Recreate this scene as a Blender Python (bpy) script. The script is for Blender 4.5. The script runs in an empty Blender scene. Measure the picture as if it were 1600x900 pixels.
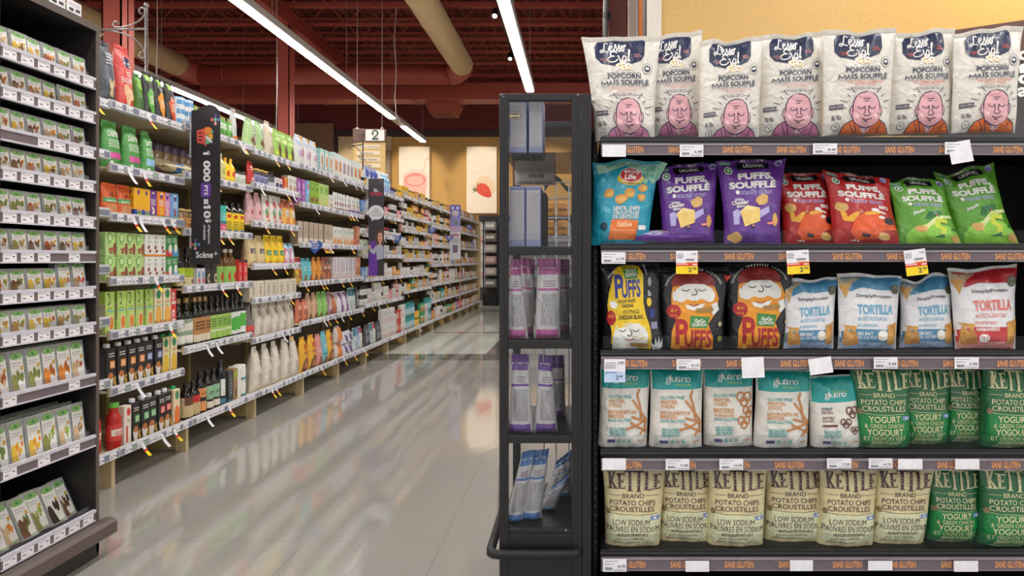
import bpy, bmesh, math, random
from math import sin, cos, pi
from mathutils import Vector, Matrix
from mathutils.geometry import tessellate_polygon
random.seed(11)
SC = bpy.context.scene
COL = SC.collection
# ---------------------------------------------------------------- camera, world, exposure
F, VX, VY, CH = 1066.0, 905.0, 405.0, 1.26      # focal length and vanishing point in 1600x900 pixels, eye height
cam = bpy.data.cameras.new('camera'); co = bpy.data.objects.new('camera', cam); COL.objects.link(co)
cam.sensor_width = 36; cam.lens = 36*F/1600
cam.shift_x = (800-VX)/1600; cam.shift_y = (VY-450)/1600
cam.clip_start = .05; cam.clip_end = 200
co.location = (0, 0, CH); co.rotation_euler = (pi/2, 0, 0)
SC.camera = co
cam.dof.use_dof = True; cam.dof.focus_distance = 2.46; cam.dof.aperture_fstop = 9
w = bpy.data.worlds.new('store'); SC.world = w; w.use_nodes = True
w.node_tree.nodes['Background'].inputs[0].default_value = (1, .985, .97, 1)
w.node_tree.nodes['Background'].inputs[1].default_value = 0.95
SC.view_settings.view_transform = 'Standard'; SC.view_settings.look = 'None'
SC.view_settings.gamma = 1; SC.view_settings.use_curve_mapping = False
SC.view_settings.exposure = -0.12
LED = 50.0          # radiance of the ceiling light strips
LAMP_Z = 4.76       # height of the strips
GY = 2.42           # distance of the snack gondola's shelf fronts
def XA(px, Y): return (px-VX)*Y/F
def ZA(py, Y): return CH+(VY-py)*Y/F
# ---------------------------------------------------------------- materials
def lin(h):
    h = h.lstrip('#'); o = []
    for i in (0, 2, 4):
        c = int(h[i:i+2], 16)/255
        o.append(c/12.92 if c <= .04045 else ((c+.055)/1.055)**2.4)
    return (*o, 1)
MATS = {}
def M(h, r=.5, kind='', metal=0., coat=0., var=.06, scale=40):
    """procedural surface: a principled shader whose colour varies a little with noise; film and cloth kinds add a fine bump"""
    key = (h, r, kind, metal, coat)
    if key in MATS: return MATS[key]
    m = bpy.data.materials.new('surface_'+h.strip('#')+kind); m.use_nodes = True
    nt = m.node_tree; p = nt.nodes['Principled BSDF']
    p.inputs['Roughness'].default_value = r; p.inputs['Metallic'].default_value = metal
    p.inputs['Coat Weight'].default_value = coat; p.inputs['Coat Roughness'].default_value = .12
    tc = nt.nodes.new('ShaderNodeTexCoord')
    nz = nt.nodes.new('ShaderNodeTexNoise'); nz.inputs['Scale'].default_value = scale; nz.inputs['Detail'].default_value = 2
    nt.links.new(tc.outputs['Object'], nz.inputs['Vector'])
    rp = nt.nodes.new('ShaderNodeValToRGB'); c = lin(h)
    rp.color_ramp.elements[0].position = .3; rp.color_ramp.elements[1].position = .7
    rp.color_ramp.elements[0].color = (*[x*(1-var) for x in c[:3]], 1)
    rp.color_ramp.elements[1].color = (*[min(1, x*(1+var)) for x in c[:3]], 1)
    nt.links.new(nz.outputs['Fac'], rp.inputs['Fac']); nt.links.new(rp.outputs['Color'], p.inputs['Base Color'])
    if kind == 'film':
        n2 = nt.nodes.new('ShaderNodeTexNoise'); n2.inputs['Scale'].default_value = 13; n2.inputs['Detail'].default_value = 3
        n2.inputs['Distortion'].default_value = 1.8
        nt.links.new(tc.outputs['Object'], n2.inputs['Vector'])
        b = nt.nodes.new('ShaderNodeBump'); b.inputs['Strength'].default_value = .6; b.inputs['Distance'].default_value = .016
        nt.links.new(n2.outputs['Fac'], b.inputs['Height']); nt.links.new(b.outputs['Normal'], p.inputs['Normal'])
    MATS[key] = m
    return m
def FILM(h, r=.38): return M(h, r, 'film', coat=.25)
def EMIT(h, s):
    key = ('emit', h, s)
    if key in MATS: return MATS[key]
    m = bpy.data.materials.new('lamp_diffuser'); m.use_nodes = True; nt = m.node_tree
    nt.nodes.remove(nt.nodes['Principled BSDF'])
    e = nt.nodes.new('ShaderNodeEmission'); e.inputs[0].default_value = lin(h); e.inputs[1].default_value = s
    nt.links.new(e.outputs[0], nt.nodes['Material Output'].inputs[0]); MATS[key] = m
    return m
def CLEAR(name, tint, gloss, rough=.05, fres=.16, milk=0.):
    key = ('clear', name)
    if key in MATS: return MATS[key]
    m = bpy.data.materials.new(name); m.use_nodes = True; nt = m.node_tree
    nt.nodes.remove(nt.nodes['Principled BSDF'])
    t = nt.nodes.new('ShaderNodeBsdfTransparent'); t.inputs[0].default_value = lin(tint)
    g = nt.nodes.new('ShaderNodeBsdfGlossy'); g.inputs['Roughness'].default_value = rough
    mx = nt.nodes.new('ShaderNodeMixShader')
    lw = nt.nodes.new('ShaderNodeLayerWeight'); lw.inputs[0].default_value = .25
    ad = nt.nodes.new('ShaderNodeMath'); ad.operation = 'MULTIPLY_ADD'; ad.inputs[1].default_value = fres; ad.inputs[2].default_value = gloss
    nt.links.new(lw.outputs['Fresnel'], ad.inputs[0]); nt.links.new(ad.outputs[0], mx.inputs[0])
    nt.links.new(t.outputs[0], mx.inputs[1]); nt.links.new(g.outputs[0], mx.inputs[2])
    out = mx.outputs[0]
    if milk:
        df = nt.nodes.new('ShaderNodeBsdfDiffuse'); df.inputs[0].default_value = (.86, .88, .87, 1); m2 = nt.nodes.new('ShaderNodeMixShader'); m2.inputs[0].default_value = milk
        nt.links.new(out, m2.inputs[1]); nt.links.new(df.outputs[0], m2.inputs[2]); out = m2.outputs[0]
    nt.links.new(out, nt.nodes['Material Output'].inputs[0]); MATS[key] = m
    return m
# ---------------------------------------------------------------- mesh building
class MB:
    def __init__(s): s.v = []; s.f = []; s.mi = []; s.sm = []; s.mats = []
    def slot(s, m):
        if m not in s.mats: s.mats.append(m)
        return s.mats.index(m)
    def add(s, vs, fs, m, smooth=False):
        o = len(s.v); k = s.slot(m); s.v.extend([tuple(p) for p in vs])
        for f in fs: s.f.append([i+o for i in f]); s.mi.append(k); s.sm.append(smooth)
        return s
    def box(s, x0, x1, y0, y1, z0, z1, m):
        return s.add([(x0,y0,z0),(x1,y0,z0),(x1,y1,z0),(x0,y1,z0),(x0,y0,z1),(x1,y0,z1),(x1,y1,z1),(x0,y1,z1)],
                     [(3,2,1,0),(4,5,6,7),(0,1,5,4),(1,2,6,5),(2,3,7,6),(3,0,4,7)], m)
    def rbox(s, x0, x1, y0, y1, z0, z1, m, r=.003, seg=2, taper=0.):
        bm = bmesh.new(); bmesh.ops.create_cube(bm, size=1)
        for v in bm.verts:
            k = 1-taper if v.co.z < 0 else 1
            v.co = ((x0+x1)/2+v.co.x*(x1-x0)*k, (y0+y1)/2+v.co.y*(y1-y0)*k, (z0+z1)/2+v.co.z*(z1-z0))
        r = min(r, .45*min(x1-x0, y1-y0, z1-z0))
        bmesh.ops.bevel(bm, geom=bm.edges[:], offset=r, segments=seg, affect='EDGES', profile=.5)
        bm.verts.index_update()
        s.add([v.co[:] for v in bm.verts], [[v.index for v in f.verts] for f in bm.faces], m, seg > 2); bm.free()
        return s
    def quad(s, a, b, c, d, m): return s.add([a, b, c, d], [(0, 1, 2, 3)], m)
    def grid(s, fn, us, vs, m, smooth=True):
        n = len(us); V = [fn(u, v) for v in vs for u in us]
        return s.add(V, [(j*n+i, j*n+i+1, (j+1)*n+i+1, (j+1)*n+i) for j in range(len(vs)-1) for i in range(n-1)], m, smooth)
    def lathe(s, prof, m, seg=16, cx=0, cy=0, smooth=True, cap=True):
        V = [(cx+r*sin(2*pi*i/seg), cy-r*cos(2*pi*i/seg), z) for r, z in prof for i in range(seg)]
        fs = [(j*seg+i, j*seg+(i+1) % seg, (j+1)*seg+(i+1) % seg, (j+1)*seg+i) for j in range(len(prof)-1) for i in range(seg)]
        s.add(V, fs, m, smooth)
        if cap:
            s.add(V[:seg], [tuple(range(seg))[::-1]], m); s.add(V[-seg:], [tuple(range(seg))], m)
        return s
    def tube(s, pts, r, m, seg=8, smooth=True):
        P = [Vector(p) for p in pts]; V = []; up = None
        for i, p in enumerate(P):
            d = (P[min(i+1, len(P)-1)]-P[max(i-1, 0)]).normalized()
            if up is None: up = d.orthogonal().normalized()
            up = (up-d*up.dot(d)).normalized(); q = d.cross(up)
            V += [p+(up*cos(2*pi*k/seg)+q*sin(2*pi*k/seg))*r for k in range(seg)]
        fs = [(j*seg+i, j*seg+(i+1) % seg, (j+1)*seg+(i+1) % seg, (j+1)*seg+i) for j in range(len(P)-1) for i in range(seg)]
        fs += [tuple(range(seg))[::-1], tuple(range((len(P)-1)*seg, len(P)*seg))]
        return s.add(V, fs, m, smooth)
    def prism(s, poly, y0, y1, m):
        """polygon in x,z extruded along y"""
        n = len(poly); V = [(x, y0, z) for x, z in poly]+[(x, y1, z) for x, z in poly]
        t = tessellate_polygon([[Vector((x, z, 0)) for x, z in poly]])
        fs = [tuple(q) for q in t]+[tuple(i+n for i in q) for q in t]+[(i, (i+1) % n, (i+1) % n+n, i+n) for i in range(n)]
        return s.add(V, fs, m)
    def xform(s, mat, start=0):
        for i in range(start, len(s.v)): s.v[i] = tuple(mat @ Vector(s.v[i]))
        return s
    def mesh(s, name):
        me = bpy.data.meshes.new(name); me.from_pydata(s.v, [], s.f)
        for m in s.mats: me.materials.append(m)
        me.polygons.foreach_set('material_index', s.mi); me.polygons.foreach_set('use_smooth', s.sm)
        me.update(); return me
    def obj(s, name, parent=None, loc=None, rot=None):
        return link(name, s.mesh(name), parent, loc, rot)
def link(name, data, parent=None, loc=None, rot=None):
    o = bpy.data.objects.new(name, data); COL.objects.link(o)
    if parent: o.parent = parent
    if loc: o.location = loc
    if rot: o.rotation_euler = rot
    return o
def tag(o, label, cat, group=None):
    o['label'] = label; o['category'] = cat
    if group: o['group'] = group
    return o
def thing(name, label, cat, loc=(0, 0, 0), rz=0, group=None):
    return tag(link(name, None, None, loc, (0, 0, rz)), label, cat, group)
def struct(name, mb):
    o = mb.obj(name); o['kind'] = 'structure'; return o
ORD = 'zeroth first second third fourth fifth sixth seventh eighth ninth tenth eleventh twelfth thirteenth fourteenth fifteenth sixteenth'.split()
# ---------------------------------------------------------------- printed art laid onto a surface
TXT = {}
def text_mesh(t, bold=0.):
    if 'M' in t: bold = 0.
    k = (t, bold)
    if k not in TXT:
        c = bpy.data.curves.new('lettering', 'FONT'); c.body = t; c.offset = bold; c.resolution_u = 2 if len(t) > 9 else 3
        o = bpy.data.objects.new('lettering', c); me = bpy.data.meshes.new_from_object(o)
        V = [v.co.copy() for v in me.vertices]; fs = [tuple(p.vertices) for p in me.polygons]
        x0, x1 = min(v.x for v in V), max(v.x for v in V); y0, y1 = min(v.y for v in V), max(v.y for v in V)
        TXT[k] = ([((v.x-x0)/(x1-x0), (v.y-y0)/(y1-y0)) for v in V], fs)
        bpy.data.objects.remove(o); bpy.data.curves.remove(c); bpy.data.meshes.remove(me)
    return TXT[k]
def draw(mb, S, items, e0=.0008, de=.00012, na=0, nb=0):
    """S(a, b, e): surface point for art coordinates a -1..1, b 0..1, lifted by e. na, nb: how finely flat art is cut to follow a curved surface"""
    lev = 0; prev = None
    for it in items:
        if prev and not (it[0] == 'r' and prev[0] == 'r' and it[5] is prev[5]): lev += 1   # print of one colour lies on one level
        prev = it; e = e0+lev*de; ty = it[0]
        if ty == 'r':
            _, a0, b0, a1, b1, m = it; n = max(1, int(abs(a1-a0)*na/2+.99)); q = max(1, int(abs(b1-b0)*nb+.99))
            mb.grid(lambda u, v: S(a0+(a1-a0)*u, b0+(b1-b0)*v, e), [i/n for i in range(n+1)], [i/q for i in range(q+1)], m)
        elif ty == 'e' and not (na and max(it[3]*na/2, it[4]*nb) > 1.2):
            ca, cb, ra, rb, m = it[1:6]; n = it[6] if len(it) > 6 else 16
            V = [S(ca, cb, e)]; R = (.5, 1) if na else (1,); fs = []
            for r in R: V += [S(ca+ra*r*cos(2*pi*i/n), cb+rb*r*sin(2*pi*i/n), e) for i in range(n)]
            fs = [(0, 1+i, 1+(i+1) % n) for i in range(n)]
            if na: fs += [(1+i, 1+n+i, 1+n+(i+1) % n, 1+(i+1) % n) for i in range(n)]
            mb.add(V, fs, m, True)
        elif ty == 'l':
            _, pts, wd, m = it[:4]; asp = it[4] if len(it) > 4 else 1.; n = len(pts)
            if na and n < 6:
                q = []
                for i in range(n-1):
                    for j in range(4): q.append((pts[i][0]+(pts[i+1][0]-pts[i][0])*j/4, pts[i][1]+(pts[i+1][1]-pts[i][1])*j/4))
                pts = q+[pts[-1]]; n = len(pts)
            V = []
            for i in range(n):
                p0, p1 = pts[max(i-1, 0)], pts[min(i+1, n-1)]
                dx, dy = p1[0]-p0[0], (p1[1]-p0[1])/asp; L = math.hypot(dx, dy) or 1
                nx, ny = -dy/L*wd/2, dx/L*wd/2*asp
                V += [S(pts[i][0]+nx, pts[i][1]+ny, e), S(pts[i][0]-nx, pts[i][1]-ny, e)]
            mb.add(V, [(2*i, 2*i+1, 2*i+3, 2*i+2) for i in range(n-1)], m, True)
        else:
            if ty in 'pe':
                if ty == 'e': P = [(it[1]+it[3]*cos(q), it[2]+it[4]*sin(q)) for q in lin_space(0, 2*pi, 20)[:-1]]; m = it[5]
                else: P = it[1]; m = it[2]
                V = P; fs = [tuple(q) for q in tessellate_polygon([[Vector((x, y, 0)) for x, y in P]])]
            else:
                t, a0, b0, a1, b1, m = it[1:7]; V, fs = text_mesh(t, it[7] if len(it) > 7 else 0.)
                sh = it[8] if len(it) > 8 else 0.   # rise of the line from left to right
                V = [(a0+(a1-a0)*x, b0+(b1-b0)*y+sh*x) for x, y in V]
            if na:
                bm = bmesh.new(); vv = [bm.verts.new((x, y, 0)) for x, y in V]
                for f in fs:
                    try: bm.faces.new([vv[i] for i in f])
                    except ValueError: pass
                xs = [p[0] for p in V]; ys = [p[1] for p in V]
                for n, lo, hi, ax in ((na, min(xs), max(xs), 0), (nb*2, min(ys), max(ys), 1)):
                    st = 2/n if ax == 0 else 2/n; c = math.ceil(lo/st)*st
                    while c < hi:
                        no = (1, 0, 0) if ax == 0 else (0, 1, 0)
                        bmesh.ops.bisect_plane(bm, geom=bm.verts[:]+bm.edges[:]+bm.faces[:], dist=1e-6, plane_co=(c, 0, 0) if ax == 0 else (0, c, 0), plane_no=no)
                        c += st
                bm.verts.index_update()
                mb.add([S(v.co.x, v.co.y, e) for v in bm.verts], [[v.index for v in f.verts] for f in bm.faces], m, True); bm.free()
            else:
                mb.add([S(x, y, e) for x, y in V], fs, m)
def flat(wd, h, y, x0=0, z0=0): return lambda a, b, e: (x0+a*wd/2, y-e, z0+b*h)
def cyl(r, z0, z1, ang=1.2): return lambda a, b, e: ((r+e)*sin(a*ang), -(r+e)*cos(a*ang), z0+(z1-z0)*b)
def lin_space(a, b, n): return [a+(b-a)*i/n for i in range(n+1)]
def arc(cx, cy, rx, ry, a0, a1, n=10): return [(cx+rx*cos(a0+(a1-a0)*i/n), cy+ry*sin(a0+(a1-a0)*i/n)) for i in range(n+1)]
def lines(a0, b0, a1, b1, n, m, seed=0):
    """rows of unreadably small print"""
    r = random.Random(seed); o = []; h = (b1-b0)/n
    for i in range(n):
        a = a0
        while a < a1-.02:
            l = r.uniform(.06, .2); z = min(a1, a+l); o.append(('r', a, b0+i*h, z, b0+i*h+h*.5, m)); a = z+.03
    return o
class Bag:
    """soft bag: corners (x, z) tl tr br bl, seam plane y, half thickness T; pinch pulls the middle in, wr crinkles the film"""
    def __init__(s, tl, tr, br, bl, y=0, T=.045, pinch=.06, seed=0, wr=1., lean=0., p=2.4, q=.62, crest=0., foot=.14, dome=0., seal=.95, base=.45):
        s.base = base
        s.c = (tl, tr, br, bl); s.y = y; s.T = T; s.pinch = pinch; s.wr = wr; s.lean = lean; s.p = p; s.q = q; s.crest = crest; s.foot = foot; s.dome = dome; s.seal = seal
        r = random.Random(seed); s.ph = [r.uniform(0, 6.28) for _ in range(12)]; s.k = [r.uniform(.7, 1.3) for _ in range(12)]
    def __call__(s, a, b, e=0., side=-1):
        ph, k = s.ph, s.k; b = max(b, 0.); bb = min(max(b, 0), 1)
        env = max(0, sin(pi*min(1, bb*1.02)))**.7
        aa = a*(1-s.pinch*env*(1+.25*sin(3*bb*k[0]+ph[0])))
        u = (aa+1)/2; tl, tr, br, bl = s.c
        top = (tl[0]+(tr[0]-tl[0])*u, tl[1]+(tr[1]-tl[1])*u); bot = (bl[0]+(br[0]-bl[0])*u, bl[1]+(br[1]-bl[1])*u)
        x = bot[0]+(top[0]-bot[0])*b; z = bot[1]+(top[1]-bot[1])*b
        tw = bb**4
        z += tw*(s.crest*(sin(2.6*a*k[1]+ph[1])+.5*sin(6*a+ph[2]))+s.dome*(1-a*a))
        prof = (s.base+(1-s.base)*min(1, bb/s.foot)**.6)*(1-min(1, bb/s.seal)**2.6)**.62 if bb < s.seal else 0
        t = s.T*prof*max(0, 1-abs(a)**s.p)**s.q
        edge = .25+.75*(bb**2.2+.8*(1-bb)**5)
        wv = .0042*sin(8*a*k[2]+2*bb+ph[3])*tw+0.0018*sin(12*a*k[3]-6*bb+ph[4])*(bb**3)+.0026*sin(5*a+11*bb*k[4]+ph[5])*edge
        cr = cos(4.2*a*k[5]+5.5*bb+ph[6])**6*.0036+cos(5.1*a*k[6]-7.5*bb+ph[7])**6*.0032+cos(9*bb*k[7]+1.5*a+ph[8])**8*.0024
        hem = 1-max(0, abs(a)-.9)*8
        y = s.y+s.lean*b+side*(t+cr*s.wr*edge*hem*(1 if bb < s.seal else .35)+e)+wv*s.wr*(1 if bb < .97 else .8)
        return (x, y, z)
    def body(s, mb, m, back=None, nu=36, nv=46):
        us = [sin(pi/2*x) for x in lin_space(-1, 1, nu)]
        vs = [0]+[i/nv for i in range(1, nv)]+[1]
        vs = sorted(set(vs+[.02, .05, s.seal]))
        mb.grid(lambda u, v: s(u, v, 0, -1), us, vs, m)
        ub = [sin(pi/2*x) for x in lin_space(-1, 1, max(6, nu//2))]
        mb.grid(lambda u, v: s(-u, v, 0, 1), ub, vs[::2] if vs[::2][-1] == 1 else vs[::2]+[1], back or m)
        # closed floor of the bag
        n = len(us); F0 = [s(u, 0, 0, -1) for u in us]; B0 = [s(u, 0, 0, 1) for u in us]
        mb.add(F0+B0, [(i, i+n, i+n+1, i+1) for i in range(n-1)], m, True)
    def hemmed(s, mb, m, b0, b1, rows=9):
        """crimped seal strip between b0 and b1"""
        us = lin_space(-1, 1, 24); vs = lin_space(b0, b1, rows*2)
        mb.grid(lambda u, v: s(u, v, .0012+.0007*(int(round((v-b0)/(b1-b0)*rows*2)) % 2), -1), us, vs, m, False)
        mb.grid(lambda u, v: s(-u, v, .0012+.0007*(int(round((v-b0)/(b1-b0)*rows*2)) % 2), 1), us, vs, m, False)
# ---------------------------------------------------------------- colours used again and again
BLACK = M('#0c0b0d', .6); BLK2 = M('#131215', .45); WHITE = M('#eceae6', .5); TAGW = M('#e9e7ec', .45); INK = M('#3a3a44', .6); GREYINK = M('#9a98a0', .6)
YEL = M('#f2d21c', .45); RED = M('#d8342c', .45); ALMOND = M('#bfa980', .5); STEEL = M('#8e8d90', .35, metal=.6); SILVER = M('#b9bac4', .35, metal=.3)
ORANGE_TXT = M('#d5935f', .5)
ACRYL = CLEAR('clear_acrylic', '#f8f9fa', .008); PET = CLEAR('clear_plastic', '#eef0ef', .05, .15, .3, .22)
# ---------------------------------------------------------------- the room
def floor_mat(h, name):
    m = M(h, .035, name, var=.05, scale=90)
    nt = m.node_tree; p = nt.nodes['Principled BSDF']; p.inputs['IOR'].default_value = 2.3
    tc = nt.nodes.new('ShaderNodeTexCoord')
    mp = nt.nodes.new('ShaderNodeMapping'); mp.inputs['Scale'].default_value = (5, 1.6, 1)
    n = nt.nodes.new('ShaderNodeTexNoise'); n.inputs['Scale'].default_value = 5; n.inputs['Detail'].default_value = 3
    b = nt.nodes.new('ShaderNodeBump'); b.inputs['Strength'].default_value = .07; b.inputs['Distance'].default_value = .01
    nt.links.new(tc.outputs['Object'], mp.inputs['Vector']); nt.links.new(mp.outputs['Vector'], n.inputs['Vector'])
    nt.links.new(n.outputs['Fac'], b.inputs['Height']); nt.links.new(b.outputs['Normal'], p.inputs['Normal'])
    # tile joints
    br = nt.nodes.new('ShaderNodeTexBrick'); br.offset = 0
    br.inputs['Scale'].default_value = 1; br.inputs['Brick Width'].default_value = .61; br.inputs['Row Height'].default_value = .61
    br.inputs['Mortar Size'].default_value = .0016; br.inputs['Color1'].default_value = (1, 1, 1, 1); br.inputs['Color2'].default_value = (.965, .965, .965, 1); br.inputs['Mortar'].default_value = (.72, .71, .70, 1)
    nt.links.new(tc.outputs['Object'], br.inputs['Vector'])
    mx = nt.nodes.new('ShaderNodeMix'); mx.data_type = 'RGBA'; mx.blend_type = 'MULTIPLY'; mx.inputs['Factor'].default_value = 1
    src = p.inputs['Base Color'].links[0].from_socket
    nt.links.new(src, mx.inputs['A']); nt.links.new(br.outputs['Color'], mx.inputs['B']); nt.links.new(mx.outputs['Result'], p.inputs['Base Color'])
    return m
FL = floor_mat('#a3a09a', 'tile'); FL2 = floor_mat('#dfe3d9', 'paletile'); FL3 = floor_mat('#757370', 'greytile'); FLR = floor_mat('#8e4a46', 'redtile')
b = MB(); b.box(-14, 9, -4, 22.2, -.1, 0, FL); struct('floor', b)
def inlay(n, x0, x1, y0, y1, m):
    b = MB(); b.box(x0, x1, y0, y1, -.02, .0009, m); struct('trim_%d' % n, b)
inlay(1, -3.2, -1.24, 9.07, 22, FL2); inlay(2, -3.2, -1.0, 8.5, 9.07, FL3); inlay(3, -1.24, -1.0, 9.07, 22, FL3)
for i, yy in enumerate((11.7, 16.4, 20.6)):
    b = MB(); b.box(-2.5, -1.30, yy-.05, yy+.05, -.02, .0016, FLR); struct('trim_%d' % (4+i), b)
REDW = M('#6f2a25', .7); REDJ = M('#a5493a', .55); REDD = M('#9c4434', .5); BEIGE = M('#d6b98a', .5); TANW = M('#c79b52', .6); BROWN = M('#3d2a25', .55)
b = MB(); xs = []; x = -14.0
while x < 9: xs += [(x, 7.05), (x+.09, 7.05), (x+.11, 7.0), (x+.19, 7.0), (x+.21, 7.05)]; x += .21
b.add([(x, y, z) for y in (-4, 22.2) for x, z in xs], [(i, i+1, i+1+len(xs), i+len(xs)) for i in range(len(xs)-1)], M('#6e2e27', .7))
struct('ceiling', b)
b = MB(); b.box(-14, 9, 22, 22.2, 0, 5.2, TANW); b.box(-14, 9, 21.94, 22.2, 5.2, 5.42, BROWN); b.box(-14, 9, 22, 22.2, 5.42, 7.05, REDW); struct('wall_back', b)
b = MB(); b.box(-14.2, -14, -4, 22.2, 0, 7.05, REDW); struct('wall_left', b)
# wall panels left of the posters
Yw = 21.93
b = MB(); b.box(XA(380, Yw), XA(527, Yw), Yw-.02, 22, 1.5, 5.44, BROWN); b.box(XA(430, Yw), XA(522, Yw), Yw-.06, Yw-.02, 1.5, ZA(193, Yw), M('#8a6a4c', .6)); struct('trim_7', b)
b = MB(); b.box(XA(529, Yw), XA(612, Yw), Yw-.03, 22, 1.5, 5.2, M('#c7ae86', .6)); b.box(XA(604, Yw), XA(612, Yw), Yw-.2, Yw-.03, 1.5, ZA(236, Yw), M('#8f7a60', .6)); struct('trim_8', b)
# steel joists under the deck
def joist(y):
    b = MB(); zb, zt = 6.46, 6.98
    for dy in (-.05, .03): b.box(-14, 9, y+dy, y+dy+.035, zb, zb+.05, REDJ); b.box(-14, 9, y+dy, y+dy+.035, zt-.04, zt, REDJ)
    x = -14.; k = 0
    while x < 8.6:
        b.tube([(x, y, zb+.02 if k % 2 else zt-.02), (x+.42, y, zt-.02 if k % 2 else zb+.02)], .014, REDJ, 5); x += .42; k += 1
    struct('ceiling_beam', b)
for y in (13.1, 14.1, 15.19, 16.2, 17.2, 18.2, 19.3, 20.3, 21.3): joist(y)
def girder(x, y0, y1):
    b = MB(); b.box(x-.13, x+.13, y0, y1, 6.15, 6.17, REDJ); b.box(x-.008, x+.008, y0, y1, 6.17, 6.46, REDJ); b.box(x-.13, x+.13, y0, y1, 6.44, 6.46, REDJ); struct('ceiling_beam', b)
girder(-6.15, 4, 22); girder(1.2, 8, 22)
for y in (9.1, 14.3):
    b = MB(); b.box(-6.28, -6.02, y-.012, y+.012, 0, 6.15, REDJ); b.box(-6.28, -6.26, y-.13, y+.13, 0, 6.15, REDJ); b.box(-6.04, -6.02, y-.13, y+.13, 0, 6.15, REDJ)
    b.box(-6.31, -5.99, y-.16, y+.16, 0, .02, REDJ); b.box(-6.28, -6.02, y-.13, y-.115, 0, 6.15, REDJ); struct('column', b)
# ducts
def duct(x, y0, y1, label):
    t = thing('air_duct', label, 'duct', (x, y1, 5.86), group='round ducts under the ceiling')
    b = MB(); b.tube([(0, y0-y1, 0), (0, 0, 0)], .265, BEIGE, 28); b.obj('round_duct', t)
    b = MB()
    b.lathe([(.268, -.015), (.274, 0), (.268, .015)], BEIGE, 28, cap=False).xform(Matrix.Rotation(pi/2, 4, 'X')); sr = b.mesh('seam_ring')
    for k in range(4): link('seam_ring', sr, t, (0, -.15-k*1.5, 0))
    b = MB(); b.tube([(0, 0, 0)]+[(.35*(1-cos(q))*(1 if x > -5 else 1)*(-1 if x > -5 else 1), .35*sin(q), -.13*q/1.57) for q in lin_space(.15, 1.57, 6)], .262, REDD, 24); b.obj('elbow', t)
duct(-9.5, 7, 16.15, 'beige round duct at the left, behind the red column')
duct(-2.78, 7, 16.15, 'beige round duct hanging between the two light strips')
t = thing('cross_duct', 'red round duct running across, joining the two beige ducts', 'duct', (-9.15, 16.5, 5.73))
b = MB(); b.tube([(0, 0, 0), (6.05, 0, 0)], .235, REDD, 24); b.obj('round_duct', t)
b = MB(); b.tube([(0, 0, 0), (.03, 0, 0)], .243, REDD, 24); sr = b.mesh('seam_ring')
for k in range(5): link('seam_ring', sr, t, (.6+k*1.2, 0, 0))
t = thing('box_duct', 'long red rectangular duct running across above the back wall', 'duct', (-10, 18, 5.48))
b = MB(); b.rbox(0, 12, 0, .6, 0, .44, REDD, .01); b.obj('rectangular_duct', t)
b = MB(); b.box(0, .04, -.02, .62, -.02, .46, REDD); sr = b.mesh('flange')
for k in range(9): link('flange', sr, t, (.6+k*1.25, 0, 0))
t = thing('duct_diffuser', 'short red duct box below the long rectangular duct', 'duct', (-3.7, 18.72, 5.198))
b = MB(); b.prism([(-.33, 0), (.33, 0), (.46, .281), (-.46, .281)], -.35, .35, REDD); b.obj('hood', t)
b = MB()
for k in range(5): b.box(-.3, .3, -.3+k*.14, -.27+k*.14, -.012, .0, M('#5a241f', .5))
b.obj('louver', t)
# right hand partition: yellow wall, white post, grey post, red pier
b = MB(); b.box(.72, 9, 6, 6.15, 0, 4.6, M('#cfa763', .6)); struct('wall_right', b)
b = MB(); b.box(XA(1010, 6), .72, 5.97, 6.2, 0, 4.6, M('#d9d2c6', .5)); b.box(XA(1008, 6), XA(1010, 6), 5.97, 6.2, 0, 4.6, BLACK); struct('trim_9', b)
b = MB(); b.box(XA(981, 6.6), XA(994, 6.6), 6.5, 6.6, 0, 4.6, M('#9d9286', .5)); struct('trim_10', b)
b = MB(); b.box(XA(951, 7), XA(979, 7), 7, 7.3, 0, 6.9, M('#5f2a22', .6)); struct('pillar', b)
t = thing('wall_sign', 'narrow orange sign edge between grey and white posts', 'sign', (XA(1001, 6.3), 6.3, 2.2))
b = MB(); b.rbox(-.03, .03, -.02, .02, 0, 2.3, M('#e08a4a', .5), .005); b.obj('panel', t)
b = MB(); b.box(-.034, -.028, -.03, .02, 0, 2.3, STEEL); b.box(.028, .034, -.03, .02, 0, 2.3, STEEL); b.obj('frame', t)
t = thing('drain_pipe', 'dark pipe clamped along the red pier, top middle', 'pipe', (XA(946, 6.9), 6.9, 0))
b = MB(); b.tube([(-.05, 0, 2.6), (0, 0, 3.5), (.07, 0, 6.8)], .03, M('#55504e', .4), 10); b.obj('tube', t)
for z in (3.45, 3.72, 3.0): b = MB(); b.lathe([(.04, z-.03), (.04, z+.03)], BLK2, 12, -.01 if z < 3.6 else .015); b.obj('clamp', t)
# brown hanging board at the far right, partly cut by the frame
t = thing('store_board', 'brown board with large white letters, top right corner', 'sign', (3.0, 5.4, 0))
b = MB(); f0, f1 = XA(1470, 5.4)-3, XA(1760, 5.4)-3
b.prism([(f0, 1.9), (f1, 1.9), (f1, ZA(8, 5.4)), (f0, ZA(50, 5.4))], 0, .04, M('#5a3a33', .5)); b.obj('board', t)
b = MB(); q = ZA(112, 5.4); b.prism([(f0, 1.92), (f1, 1.92), (f1, q+.15), (f0, q)], -.012, 0, M('#3b3639', .5)); b.obj('lower_band', t)
b = MB()
for ch, x, y in (('c', 1588, 95), ('f', 1588, 115), ('c', 1589, 132), ('a', 1588, 152)):
    draw(b, lambda a, c, e: (a, -.014-e, c), [('t', ch, XA(x, 5.4)-3, ZA(y, 5.4), XA(x+17, 5.4)-3, ZA(y-15, 5.4), WHITE, .03)])
b.obj('lettering', t)
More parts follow.
